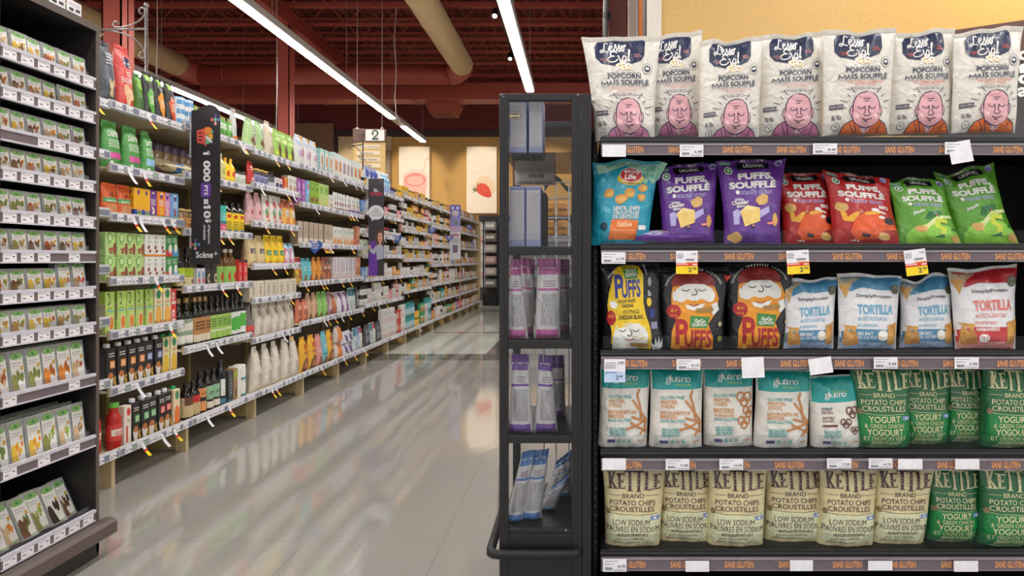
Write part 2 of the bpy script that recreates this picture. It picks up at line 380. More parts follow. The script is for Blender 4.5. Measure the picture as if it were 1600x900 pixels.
# ---------------------------------------------------------------- light strips
def led(x, y0, y1, label, gap=None, z=LAMP_Z):
    t = thing('light_strip', label, 'ceiling light', (x, y0, z), group='long light strips over the aisles')
    L = y1-y0
    b = MB(); b.rbox(-.10, .10, 0, L, .014, .13, M('#b7b2ac', .4), .014); b.obj('housing', t)
    n = max(1, int(L/2.4)); st = L/n
    for k in range(n):
        a, c = k*st+.02, (k+1)*st-.02
        if gap and a < gap[1]-y0 and c > gap[0]-y0:
            a2 = gap[1]-y0
            if gap[0]-y0 > a+.2: b = MB(); b.box(-.072, .072, a, gap[0]-y0, 0, .015, EMIT('#fffcf8', LED)); b.obj('diffuser', t)
            if c > a2+.2: b = MB(); b.box(-.072, .072, a2, c, 0, .015, EMIT('#fffcf8', LED)); b.obj('diffuser', t)
            continue
        b = MB(); b.box(-.072, .072, a, c, 0, .015, EMIT('#fffcf8', LED)); b.obj('diffuser', t)
    for k in range(max(2, int(L/3.2))+1):
        yy = .1+k*(L-.2)/max(2, int(L/3.2))
        b = MB(); b.tube([(0, yy, .1), (0, yy, 7.0-z)], .006, M('#8d8580', .5), 5); b.obj('hanger_wire', t)
led(-4.66, -3, 20.4, 'bright light strip slanting down through the middle of the ceiling', gap=(17.0, 18.1))
led(-1.03, -3, 14.3, 'bright light strip ending above the clear side display')
led(-8.37, -3, 20.4, 'light strip seen behind the black points sign')
led(2.6, -3, 5.6, 'light strip over the snack gondola, outside the picture'); led(6.2, -3, 5.6, 'second light strip beyond the snack gondola, outside the picture')
# drooping cable and track spotlights
t = thing('track_spotlights', 'small track with spotlights beside the right light strip', 'spotlight', (XA(790, 13), 13, 0))
b = MB(); b.tube([(XA(775, 12)-XA(790, 13), -1.2, ZA(10, 12)+.15), (XA(800, 17)-XA(790, 13), 4, ZA(90, 17)+.1)], .025, BLK2, 8); b.obj('track', t)
for px, py, Y in ((773, 25, 12.5), (797, 92, 16.5)):
    b = MB(); b.lathe([(.055, 0), (.06, .05), (.06, .2), (.03, .24)], BLK2, 14); b.lathe([(.0, -.002), (.045, -.001)], EMIT('#fff2dd', 5), 14, cap=False)
    b.xform(Matrix.Translation((XA(px, Y)-XA(790, 13), Y-13, ZA(py, Y))) @ Matrix.Rotation(-.7, 4, 'X')); b.obj('spot_head', t)
for px, nm in ((560, 'far'), (650, 'left'), (754, 'right'), (860, 'last')):  # spots on the two posters; the outer two are unseen, added to brighten the wall
    ld = bpy.data.lights.new('back_wall_spot', 'SPOT'); ld.energy = 480; ld.spot_size = .62; ld.spot_blend = .6; ld.color = (1, .86, .66); ld.shadow_soft_size = .08
    o = link('back_wall_spot', ld, None, (XA(px, 21.9), 18.6, 6.1)); d = Vector((XA(px, 21.9), 21.9, 3.75))-o.location; o.rotation_euler = d.to_track_quat('-Z', 'Y').to_euler()
ld = bpy.data.lights.new('wall_washer', 'SPOT'); ld.energy = 120; ld.spot_size = 1.7; ld.spot_blend = .9; ld.color = (1, .72, .34); ld.shadow_soft_size = .1
o = link('wall_washer', ld, None, (4.3, 5.1, 4.5)); d = Vector((4.0, 6, 3.5))-o.location; o.rotation_euler = d.to_track_quat('-Z', 'Y').to_euler()
t = thing('loose_cable', 'pale cable hanging down from the red ceiling left of the beige duct', 'cable', (XA(616, 14), 14.1, 0))
b = MB(); b.tube([(0, 0, 6.49)]+[(XA(x, 14)-XA(616, 14), 0, ZA(y, 14)) for x, y in ((617, 14), (614, 60), (617, 110), (615, 150), (617, 178), (623, 190))], .012, M('#b7a9a0', .5), 6); b.obj('cable', t)
for x, y, Y, n in ((245, 112, 11.5, 0), (432, 195, 12, 1)):
    t = thing('hanging_wire', ('thin wire hanging from the joists left of the black sign', 'pale wire hanging down to the top shelf right of the black sign')[n], 'wire', (XA(x, Y), Y, 0))
    b = MB(); b.tube([(0, 0, 6.4), (.01, 0, ZA(y-60, Y)), (-.01, 0, ZA(y+30, Y))], .009, M('#b7a9a0', .5), 6); b.obj('wire', t)
# ---------------------------------------------------------------- back wall posters and aisle sign
def poster(x0, x1, y0, y1, label, art):
    Y = 21.8; t = thing('poster', label, 'poster', (XA((x0+x1)/2, Y), Y, ZA(y1, Y)), group='white pictures on the yellow back wall')
    W = XA(x1, Y)-XA(x0, Y); H = ZA(y0, Y)-ZA(y1, Y)
    b = MB(); b.rbox(-W/2, W/2, 0, .2, 0, H, M('#efe2cf', .5), .01); b.obj('panel', t)
    b = MB(); draw(b, flat(W, H, 0), art, .004, .002); b.obj('picture', t)
CREAM = M('#f4e6d0', .5); PEACH = M('#efd2ae', .5)
poster(623, 671, 229, 340, 'white picture of a pink milkshake glass, left of two on back wall',
  [('p', [(-.75, .55), (.9, .55), (.6, .1), (-.4, .1)], M('#eeb3a4', .5)), ('e', .08, .55, .83, .13, M('#f3cdbf', .5), 24), ('e', .08, .53, .72, .10, M('#e58f82', .5), 24), ('e', .06, .52, .55, .065, M('#f0b4a6', .5), 20), ('l', [(.45, .55), (.8, .82), (.95, .84)], .06, M('#eec0b2', .5), .45)])
STRAW = M('#df4427', .4)
poster(729, 776, 229, 333, 'white picture of a red strawberry in cream, right on back wall',
  [('e', .2, .36, .7, .2, PEACH), ('p', [(-1, .42), (-.5, .36), (0, .3), (.5, .26), (.8, .3), (1, .34), (1, 0), (-1, 0)], CREAM), ('l', [(-.9, .75), (-.5, .65), (.3, .66), (.9, .8)], .06, M('#f7ead8', .5), .45),
   ('p', [(-.38, .36), (-.3, .42), (-.05, .45), (.25, .44), (.45, .40), (.6, .33), (.68, .25), (.45, .23), (.1, .255), (-.2, .29)], STRAW),
   ('p', [(-.36, .36), (-.55, .43), (-.48, .37), (-.68, .36), (-.5, .34), (-.6, .30), (-.38, .33), (-.25, .31)], M('#6f7a3a', .5)), ('l', [(-.3, .4), (-.2, .46)], .05, M('#6f7a3a', .5), .45)]
  +[('e', -.15+.16*i, .30+.04*j+.012*i, .02, .006, M('#f0a184', .5), 8) for i in range(4) for j in range(3)])
Y = 12.0
t = thing('aisle_sign', 'hanging aisle sign with the number 2 above tall yellow list', 'sign', (XA(575, Y), Y, ZA(345, Y)))
def PXS(x, y): return (XA(x, Y)-XA(575, Y), ZA(y, Y)-ZA(345, Y))
def pxbox(b, x0, y0, x1, y1, d0, d1, m):
    p, q = PXS(x0, y1), PXS(x1, y0); b.rbox(p[0], q[0], d0, d1, p[1], q[1], m, .006)
b = MB(); pxbox(b, 551, 201, 602, 222, 0, .08, M('#6e4f44', .5)); b.obj('header', t)
b = MB(); pxbox(b, 572, 203, 601, 220.5, -.03, 0, M('#f3f1ea', .4)); n_ = b.obj('number_panel', t)
two = [(583.2, 211)]+[(587+4.1*cos(q), 208.6-4.1*sin(q)) for q in lin_space(pi*.95, -.35, 10)]+[(589, 212.6), (585, 216), (582.6, 218.2)]
b = MB(); Sx = lambda a, c, e: (a, -.034-e, c); G2 = M('#1f4a3c', .5)
draw(b, Sx, [('l', [PXS(*p) for p in two], .024, G2), ('l', [PXS(582.4, 217.6), PXS(592, 217.6)], .03, G2), ('l', [PXS(591.3, 217.6), PXS(592, 215.4)], .012, G2), ('e', *PXS(583.8, 210.6), .014, .014, G2)]); b.obj('number', n_)
b = MB(); pxbox(b, 552, 222, 601, 345, .015, .065, M('#dcb873', .5)); y_ = b.obj('list_panel', t)
for y, s in ((226, 'GÂTEAUX COMMERCIAUX'), (236, 'CÉRÉALES'), (246, 'BARRES TENDRES'), (255.5, 'GRUAU')):
    b = MB(); pxbox(b, 557, y, 594, y+6.5, .005, .016, M('#e8d6b8', .5)); b.obj('list_strip', t)
    b = MB(); p, q = PXS(575.5-len(s)*.95, y+5), PXS(575.5+len(s)*.95, y+1.8); draw(b, lambda a, c, e: (a, .004-e, c), [('t', s, p[0], p[1], q[0], q[1], M('#6b5f58', .5), .01)]); b.obj('list_lettering', t)
for px in (557, 596):
    b = MB(); p = PXS(px, 201); b.tube([(p[0], .04, p[1]), (p[0], .04, 6.46-ZA(345, Y))], .006, M('#b3a39b', .4), 6); b.lathe([(.035, p[1]), (.012, p[1]+.03)], M('#cfc7c0', .4), 10, p[0], .04); b.obj('hanger_rod', t)
# iron scroll brackets above the shelves
def scroll(b, P, r0, turns=1.4, r=.006):
    b.tube([(P[0], P[1]+r0*(1-q/turns/6.4)*cos(q*P[3]+P[4]), P[2]+r0*(1-q/turns/6.4)*sin(q*P[3]+P[4])) for q in lin_space(0, turns*6.0, 26)], r, IRON, 6)
IRON = M('#8d8683', .3, metal=.7)
def bracket(px, pt, pb, pl, py, Y, label, m, k=1, zb=0.):
    t = thing('scroll_bracket', label, 'bracket', (XA(px, Y), Y, ZA(pb, Y))); z = lambda y: ZA(y, Y)-ZA(pb, Y); x = lambda p: XA(p, Y)-XA(px, Y)
    R = .011*k
    b = MB(); b.tube([(0, 0, zb-ZA(pb, Y)), (0, 0, z(pt))], R, m, 10); b.lathe([(.001, z(pt)), (.02*k, z(pt)+.015), (.014*k, z(pt)+.035), (.001, z(pt)+.045)], m, 10); b.obj('post', t)
    b = MB(); b.tube([(x(pl), 0, z(py+2)), (0, 0, z(py))], R*.8, m, 8); b.obj('arm', t)
    d = pb-pt
    for sgn, ex in ((1, .28), (-1, .42)):
        y0 = py-sgn*2; L = (px-pl)*.62 if sgn > 0 else (px-pl)*.95; Hh = d*ex*.8
        pts = [(x(px-2-L*(1-cos(q))), 0, z(y0-sgn*Hh*(1-sin(q)))) for q in lin_space(0, pi/2, 10)]
        e = pts[-1]; s0 = pts[0]; c = .022*k
        pts = [(s0[0]-c+c*cos(q), 0, s0[2]+sgn*(c*sin(q))) for q in lin_space(4.6, 0, 8)]+pts
        pts += [(e[0]-c*sin(q), 0, e[2]+sgn*(c-c*cos(q))) for q in lin_space(.3, 4.6, 8)]
        b = MB(); b.tube(pts, R*.55, m, 6); b.obj('scroll', t)
bracket(228.5, 13, 130, 155, 45, 5.0, 'grey iron scroll bracket above the shelf of rice bags', IRON)
bracket(567, 212, 262, 548, 226, 9.2, 'dark iron scroll bracket in front of the number sign', M('#4a423e', .4, metal=.5), .9, 2.1425)
# ---------------------------------------------------------------- the snack gondola on the right
RAILM = M('#6a5f67', .42); RAILT = M('#8f868a', .35); SHELFB = M('#0c0b0e', .5)
GX0, GX1 = XA(938, GY), 1.95
gon = thing('gondola_shelving', 'black gondola of five shelves with grey lettered rails on the right', 'shelving', (GX0, GY, 0))
def loc(x, y, z): return (x-GX0, y-GY, z)
b = MB(); b.box(0, GX1-GX0, .56, .60, .02, 1.70, BLACK); b.obj('back_panel', gon)
b = MB(); b.rbox(XA(926, GY)-GX0, -.006, .16, .6, 0, 1.74, BLK2, .004); b.obj('side_panel', gon)
b = MB(); b.rbox(GX1-GX0+.002, GX1-GX0+.02, .0, .6, 0, 1.72, BLK2, .004); b.obj('side_panel', gon)
b = MB(); b.box(-.022, -.006, .152, .158, .1, 1.68, BLK2)
for k in range(46): b.box(-.0165, -.0125, .150, .152, .16+k*.033, .168+k*.033, M('#8d8f9c', .4))
b.obj('perforated_upright', gon)
b = MB(); b.rbox(0, GX1-GX0, .03, .56, 0, .12, BLACK, .006); b.obj('base', gon)
LIPS = (214, 380.5, 547, 702, 858); RAILS = ((224, 242), (391, 409), (557.5, 577), (717, 735), (871.5, 892))
def px(x, y, Y=GY-.018): return XA(x, Y)-GX0, ZA(y, Y)
def tagpx(par, x0, y0, x1, y1, price=None, kind='white', tilt=0.):
    (a, z1), (c, z0) = px(x0, y0, GY-.03), px(x1, y1, GY-.03); W = c-a; H = z1-z0
    b = MB(); b.grid(lambda u, v: ((u-.5)*W, -.004*(1-v)*(1 if kind != 'white' else .2), -H+v*H), lin_space(0, 1, 2), lin_space(0, 1, 4), TAGW)
    S = lambda u, v, e: (u*W/2, -.004*(1-v)*(1 if kind != 'white' else .2)-e, -H+v*H); it = []
    if kind == 'white' and price:
        it = lines(-.85, .78, .3, .92, 1, GREYINK, 1)+lines(-.85, .55, -.1, .7, 1, GREYINK, 2)+[('t', price, .25, .3, .88, .52, INK, .012)]+[('r', -.8+i*.07, .12, -.8+i*.07+.035, .36, INK) for i in range(9)]+lines(-.1, .1, .9, .24, 1, GREYINK, 3)
    if kind == 'sale':
        it = [('r', -1, 0, 1, .34, YEL), ('r', -1, .34, 1, .47, RED), ('r', -.95, .41, .1, .44, WHITE), ('r', .5, .38, .95, .43, WHITE), ('r', -.1, .47, 1, .51, M('#e88a3a', .5)), ('t', '2', .12, .08, .42, .28, INK, .02), ('t', '79', .48, .17, .88, .28, INK, .02),
              ('t', '7.49', .42, .82, .85, .9, INK, .01)]+lines(-.9, .68, -.3, .92, 3, GREYINK, 4)+[('r', -.1+i*.09, .58, -.1+i*.09+.05, .66, INK) for i in range(9)]
    if kind == 'blue':
        it = [('r', -1, 0, 1, .46, M('#b9cde8', .5)), ('r', -.9, .4, .2, .45, M('#5b7fb8', .5)), ('t', '2', .1, .12, .36, .3, M('#2a3f66', .5), .02), ('t', '49', .42, .2, .75, .3, M('#2a3f66', .5), .02), ('t', '2.89', .3, .78, .85, .9, INK, .01)]+lines(-.9, .6, .1, .9, 3, GREYINK, 5)
    draw(b, S, it, .0006, .0002)
    b.obj('price_tag' if kind != 'sale' else 'sale_tag', par, ((a+c)/2, -.031, z1), (0, tilt, 0))
TAGS = [[(941,226,978,245,None),(1062,226,1099,245,'6.49'),(1270,224,1308,241,'8.49'),(1476,222,1512,241,'8.49'),(1480,221,1515,255,None,'blank',-.17)],
        [(940,394,977,412,'6.79'),(1056,392,1090,428,0,'sale'),(1228,391,1263,428,0,'sale',-.05),(1411,390,1445,430,0,'sale',-.12)],
        [(944,561,977,597,0,'blue'),(1057,561,1094,578,'4.19'),(1158,558,1193,590,None,'blank',-.04),(1262,559,1298,584,None,'blank',-.14),(1365,558,1402,576,'5.99'),(1491,558,1529,576,'5.99')],
        [(941,716,978,734,None),(1040,717,1077,734,'10.49'),(1124,717,1161,734,'10.49'),(1292,716,1330,732,'7.29'),(1357,716,1394,732,'4.79'),(1403,717,1441,733,None),(1492,717,1530,733,None)],
        [(942,873,979,893,'4.79'),(1071,876,1108,893,None),(1234,875,1270,892,None),(1356,876,1394,891,None),(1490,876,1528,893,None)]]
STARTS = (960, 963, 966, 957, 963); SHELFZ = []
for i in range(5):
    zt = ZA(LIPS[i], GY); SHELFZ.append(zt); L = GX1-GX0
    b = MB(); b.rbox(0, L, 0, .56, zt-.026, zt-.006, SHELFB, .003); b.rbox(0, L, -.006, .006, zt-.024, zt, SHELFB, .003); b.box(0, L, -.008, -.004, zt-.013, zt-.010, M('#4a494e', .3))
    sh = b.obj('shelf', gon)
    (_, r1), (_, r0) = px(0, RAILS[i][0]), px(0, RAILS[i][1])
    b = MB(); b.rbox(.002, L, -.016, -.006, r0, r1, RAILM, .002); b.box(.002, L, -.020, -.016, r1-.007, r1, RAILT); b.box(.002, L, -.0185, -.016, r0, r0+.003, RAILT)
    b.box(.01, L, -.008, .0, r1, zt-.02, SHELFB); b.obj('price_rail', sh)
    b = MB(); x = STARTS[i]; zz = (r0+r1)/2
    draw(b, lambda u, v, e: (u, -.0165-e, v), [('t', 'SANS GLUTEN', 0, -.0135, 45*GY/F, .0105, ORANGE_TXT, .04)]); rl = b.mesh('rail_lettering')
    while x < 1650: link('rail_lettering', rl, sh, (px(x, 0)[0], 0, zz)); x += 84.6
    b = MB(); b.box(.01, L, .012, .0145, zt-.004, zt+.048, ACRYL); b.obj('clear_fence', sh)
    for tg in TAGS[i]: tagpx(sh, *tg)
# ---------------------------------------------------------------- bag artwork, written in the pixel frame of a close-up: centre x, half width, bottom y, height
class Art:
    def __init__(s, cx, hw, yb, h): s.cx, s.hw, s.yb, s.h = cx, hw, yb, h; s.parts = []; s.asp = hw/h
    def q(s, x, y): return (x-s.cx)/s.hw, (s.yb-y)/s.h
    def part(s, n): s.it = []; s.parts.append((n, s.it)); return s
    def R(s, x0, y0, x1, y1, m): a, b = s.q(x0, y1); c, d = s.q(x1, y0); s.it.append(('r', a, b, c, d, m)); return s
    def E(s, x, y, rx, ry, m, n=18): a, b = s.q(x, y); s.it.append(('e', a, b, rx/s.hw, ry/s.h, m, n)); return s
    def L(s, pts, wd, m): s.it.append(('l', [s.q(*p) for p in pts], wd/s.hw, m, s.asp)); return s
    def P(s, pts, m): s.it.append(('p', [s.q(*p) for p in pts], m)); return s
    def T(s, t, x0, y0, x1, y1, m, bold=.01, rise=0): a, b = s.q(x0, y1); c, d = s.q(x1, y0); s.it.append(('t', t, a, b, c, d, m, bold, rise/s.h)); return s
    def S(s, x0, y0, x1, y1, n, m, sd=0): a, b = s.q(x0, y1); c, d = s.q(x1, y0); s.it.extend(lines(a, b, c, d, n, m, sd)); return s
FW = lambda h: FILM(h)
NAVY = FW('#1c2747'); CREAMF = FW('#d8d3c9'); WHT = FW('#e9e6e1'); SKIN = FW('#dba4ab'); SKIN2 = FW('#e7bcbf'); OUTL = FW('#332747'); POPC = FW('#f0e3c2'); BRN = FW('#b98a4a')
def blob(A, x, y, r, c, sd=0, n=9, sq=.8):
    g = random.Random(sd); A.P([(x+r*(1+g.uniform(-.18, .2))*cos(2*pi*i/n), y+r*sq*(1+g.uniform(-.18, .2))*sin(2*pi*i/n)) for i in range(n)], c); return A
SCRIPT = {'L': [[(.95,.82),(.8,1),(.6,.92),(.5,.5),(.35,.12),(.12,.0),(.0,.12),(.18,.25),(.5,.12),(.9,.02)]], 'e': [[(.1,.28),(.6,.5),(.62,.68),(.4,.72),(.15,.45),(.25,.12),(.6,.08),(.95,.3)]], 's': [[(.0,.1),(.5,.85),(.55,.6),(.75,.3),(.5,.02),(.2,.1)], [(.5,.1),(.95,.2)]],
          'r': [[(.0,.05),(.18,.4),(.3,.82)], [(.2,.48),(.45,.74),(.75,.78),(.85,.62)]], 'E': [[(.95,.92),(.75,1.08),(.42,1.02),(.32,.8),(.45,.62),(.72,.58)], [(.72,.58),(.3,.52),(.02,.3),(.1,.02),(.45,-.06),(.8,.05),(1,.3)]], 'v': [[(.0,.6),(.15,.68),(.38,.04),(.5,.04),(.82,.68),(1,.6)]], 'i': [[(.4,.66),(.35,.15),(.6,.02),(1,.2)], [(.4,.92),(.5,1.0)]], 'l': [[(.1,.2),(.8,1.05),(.75,1.3),(.5,1.25),(.4,.25),(.6,.0),(1,.15)]]}
def script(A, word, x0, y0, x1, y1, wd, m):
    WD = {'L': 1.3, 'E': 1.35, 'i': .6, 'l': .8, 'e': .85, 's': .8}; tot = sum(WD.get(q, 1.) for q in word); X = x0
    for ch in word:
        st = (x1-x0)/tot*WD.get(ch, 1.); x0 = X; X += st
        for s in SCRIPT[ch]:
            P = [(x0+u*1.04*st, y1-(y1-y0)*v*(1 if ch in 'LEl' else .92)) for u, v in s]; Q = []
            for j in range(len(P)-1):
                p = [P[max(j-1, 0)], P[j], P[j+1], P[min(j+2, len(P)-1)]]
                for k in range(4):
                    t = k/4; Q.append(tuple(.5*(2*p[1][c]+(p[2][c]-p[0][c])*t+(2*p[0][c]-5*p[1][c]+4*p[2][c]-p[3][c])*t*t+(3*p[1][c]-p[0][c]-3*p[2][c]+p[3][c])*t**3) for c in (0, 1)))
            A.L(Q+[P[-1]], wd, m)
def popcorn(robe, txt, l1, l2):
    A = Art(395, 215, 705, 645); ROB = FW(robe); TX = FW(txt)
    A.part('logo_patch').P([(238,200),(240,125),(262,95),(330,84),(510,84),(524,98),(522,190),(505,222),(395,262),(375,262),(268,238)], NAVY)
    A.part('logo_lettering'); script(A, 'Lesser', 270, 100, 472, 166, 7, WHT); script(A, 'Evil', 306, 170, 470, 228, 7.5, WHT)
    A.T('SIMPLE', 262, 205, 312, 214, TX, .02).T('ACTS', 275, 217, 312, 226, TX, .02).T('CLEAN', 462, 178, 498, 187, TX, .02).T('SNACKS', 462, 190, 508, 200, TX, .02)
    A.part('popcorn_picture')
    for i, (x, y, r) in enumerate(((398,232,20),(375,255,24),(425,258,24),(400,268,20),(360,272,16),(442,270,15))): blob(A, x, y, r, POPC if i % 2 else WHT, i); blob(A, x+4, y-2, r*.3, BRN, i+9)
    A.part('round_seal').E(545, 272, 31, 33, NAVY).E(545, 272, 29, 31, CREAMF).E(545, 274, 20, 21, NAVY); blob(A, 545, 272, 12, WHT, 3, 11); A.R(534, 278, 556, 282, NAVY)
    A.part('title_lettering').S(290, 294, 505, 300, 1, OUTL, 3).T('POPCORN', 298, 304, 505, 336, NAVY, .022).L([(253,376),(257,349),(274,370),(291,349),(295,376)], 5.5, NAVY).T('A', 298, 347, 326, 376, NAVY, .012).T('ÏS', 326, 337, 366, 376, NAVY, .012).T('SOUFFLÉ', 380, 336, 557, 376, NAVY, .022).S(262, 379, 548, 384, 1, OUTL, 4)
    A.T(l1, 298, 388, 530, 401, TX, .012).T(l2, 348, 404, 480, 417, TX, .012).S(335, 424, 470, 430, 1, OUTL, 5).S(300, 434, 520, 440, 1, OUTL, 6)
    A.part('meditating_figure')
    for i in range(11):
        an = pi*(.02+.96*i/10); c, s_ = cos(an), sin(an)
        if abs(c) > .3: A.L([(420+c*125, 560-s_*120), (420+c*(150+20*(i % 2)), 560-s_*(150+14*(i % 2)))], 4.5, OUTL)
        A.E(420+c*118+8*(i % 3), 548-s_*112, 3, 3, OUTL, 6)
    head = [(335,560),(338,525),(352,490),(378,466),(420,457),(462,466),(490,490),(503,525),(506,560),(508,600),(492,640),(455,662),(420,672),(385,662),(350,640),(332,600)]
    A.P([(266,705),(288,653),(345,625),(420,658),(495,623),(550,653),(574,705)], ROB).L([(265,705),(275,675),(290,650),(318,634),(345,624)], 6.5, OUTL).L([(495,622),(524,634),(550,651),(565,676),(576,705)], 6.5, OUTL)
    A.P([(372,640),(468,640),(440,690),(420,705),(400,690)], SKIN2).L([(372,630),(415,702),(470,630)], 6, OUTL).L([(318,645),(350,705)], 5, OUTL).L([(522,640),(500,705)], 5, OUTL).L([(345,640),(372,705)], 5, OUTL)
    for x, y in ((333, 575), (507, 572)): A.E(x, y, 15, 32, SKIN).L([(x+15*cos(q), y+32*sin(q)) for q in lin_space(0, 2*pi, 14)], 5.5, OUTL)
    A.P(head, SKIN).L(head+head[:1], 7, OUTL)
    for x in (362, 478): A.E(x, 601, 13, 14, SKIN2)
    for x in (385, 458): A.L(arc(x, 541, 21, 20, pi+.2, 2*pi-.2, 8)[::-1] and [(x+21*cos(q), 541+19*sin(q)) for q in lin_space(.2, pi-.2, 8)], 5.5, OUTL)
    A.L([(408,545),(411,580),(400,592),(408,601),(440,601),(446,590),(432,580),(434,540)], 5.5, OUTL).L([(392,618),(420,628),(455,616)], 5.5, OUTL).L([(408,638),(418,634),(432,639)], 4.5, OUTL).L([(398,502),(442,500)], 4.5, OUTL).L([(405,516),(430,514)], 4.5, OUTL)
    A.part('small_marks').R(203, 527, 280, 555, OUTL).T('NON GMO', 208, 533, 275, 549, CREAMF, .02).S(215, 588, 268, 618, 3, OUTL, 8).E(240, 660, 22, 23, OUTL).E(240, 660, 19, 20, CREAMF).T('V', 231, 650, 249, 670, OUTL, .01)
    return A
PUFFTAN = FW('#d7a95f'); LAV = FW('#b6aee0'); CHEESE = FW('#eecb74'); LIPK = FW('#e88f7a')
def puffs(col):
    G = FW('#2a8a4a'); A = Art(1240, 210, 660, 580)
    A.part('brand_patch').P([(1140,70),(1345,70),(1345,140),(1150,150)], FW('#16151a')); A.T("FRANKIE'S", 1175, 78, 1312, 102, WHT, .02).T('ORGANIC', 1182, 106, 1312, 134, WHT, .02)
    A.part('title_lettering').T('PUFFS,', 1145, 172, 1372, 226, WHT, .05, 4).T('SOUFFLÉ', 1080, 222, 1392, 280, WHT, .05, 4).E(1130, 303, 13, 15, WHT).S(1150, 292, 1260, 320, 3, LAV, 1).S(1272, 290, 1368, 318, 3, LAV, 2)
    A.part('round_seal').E(1090, 152, 27, 28, WHT).E(1090, 152, 20, 21, G).E(1090, 150, 9, 12, WHT); A.R(1045, 93, 1115, 116, FW('#7fae9a')).E(1404, 106, 24, 22, LAV).E(1404, 106, 15, 14, FW('#4a3f8e'))
    A.part('food_picture')
    if col == 'purple':
        A.T('White', 1105, 345, 1166, 364, WHT, .03, 5).T('Cheddar', 1085, 362, 1200, 390, WHT, .035, 8).T('blanc', 1116, 388, 1172, 408, WHT, .03, 5)
        A.P([(1086,430),(1118,418),(1150,440),(1130,470),(1128,520),(1090,522)], LAV).P([(1265,432),(1345,402),(1350,440),(1275,482)], LAV).P([(1345,398),(1366,396),(1368,436),(1350,444)], FW('#3a2b6e'))
        A.P([(1138,432),(1185,392),(1275,412),(1278,500),(1165,536)], CHEESE).P([(1138,432),(1185,392),(1275,412),(1240,420)], FW('#f5dc98')); blob(A, 1297, 358, 46, PUFFTAN, 4); blob(A, 1100, 606, 46, PUFFTAN, 5); blob(A, 1392, 492, 24, PUFFTAN, 6, 9, 1.8)
        A.P([(1325,512),(1388,502),(1388,522),(1335,524)], LIPK).P([(1205,520),(1240,516),(1238,545),(1215,552)], FW('#3a2b4e')).E(1226, 528, 12, 5, LIPK).P([(1180,560),(1240,552),(1250,600),(1190,640)], FW('#5a2f8e'))
    elif col == 'red':
        OR = FW('#e0571f'); A.T('BBQ', 1330, 330, 1395, 362, WHT, .04, -6)
        A.P([(1160,440),(1250,385),(1330,400),(1400,480),(1440,530),(1330,540),(1280,610),(1150,620),(1120,560)], OR).P([(1075,400),(1105,392),(1115,440),(1170,395),(1200,400),(1140,480),(1085,470)], FW('#eda92c')).P([(1225,395),(1320,372),(1330,400),(1230,420)], FW('#eda92c'))
        blob(A, 1085, 365, 46, PUFFTAN, 7); blob(A, 1330, 590, 44, PUFFTAN, 8); A.E(1300, 370, 26, 14, WHT).P([(1310,370),(1370,395),(1364,405),(1305,384)], WHT).E(1335, 430, 22, 12, WHT).E(1385, 460, 36, 30, FW('#241a20')).P([(1190,560),(1240,575),(1225,600),(1185,590)], FW('#3a2326')).T('140 g', 1120, 616, 1170, 634, WHT, .03).E(1205, 390, 12, 14, FW('#c9785a'))
    else:
        LG = FW('#8ccb3f'); DG = FW('#1f6e3a'); A.E(1260, 600, 190, 130, LG); A.T('Jalapeño', 1130, 372, 1225, 404, WHT, .03, 34)
        A.P([(1215,430),(1245,372),(1320,358),(1352,366),(1345,392),(1280,396),(1250,432)], DG).P([(1180,500),(1300,404),(1330,420),(1205,520)], FW('#d8e29a')).P([(1320,402),(1420,395),(1425,420),(1330,428)], FW('#d8e29a')); blob(A, 1170, 520, 42, PUFFTAN, 3); blob(A, 1400, 606, 40, PUFFTAN, 2)
        A.L([(1370,452),(1300,440),(1280,490),(1330,520),(1300,570)], 36, FW('#c9d93a')).P([(1240,590),(1320,560),(1316,596)], DG).P([(1380,520),(1410,500),(1420,545)], DG).E(1300, 398, 10, 7, FW('#a8443c'))
    return A
GOG = FW('#3f8a3f'); ORG = FW('#eb9a24'); MAR = FW('#a23a34'); FACE = FW('#ecebe6'); GRED = FW('#b3232a'); STICK = FW('#a8803f')
def eyes(A, x0, x1, y, nx, c): 
    for x in (x0, x1): A.L([(x+24*cos(q), y+14*sin(q)) for q in lin_space(.1, pi-.1, 8)], 6, c)
    A.L([(nx,y-2),(nx+12,y+24),(nx+6,y+42),(nx-16,y+44),(nx-24,y+36)], 6.5, c)
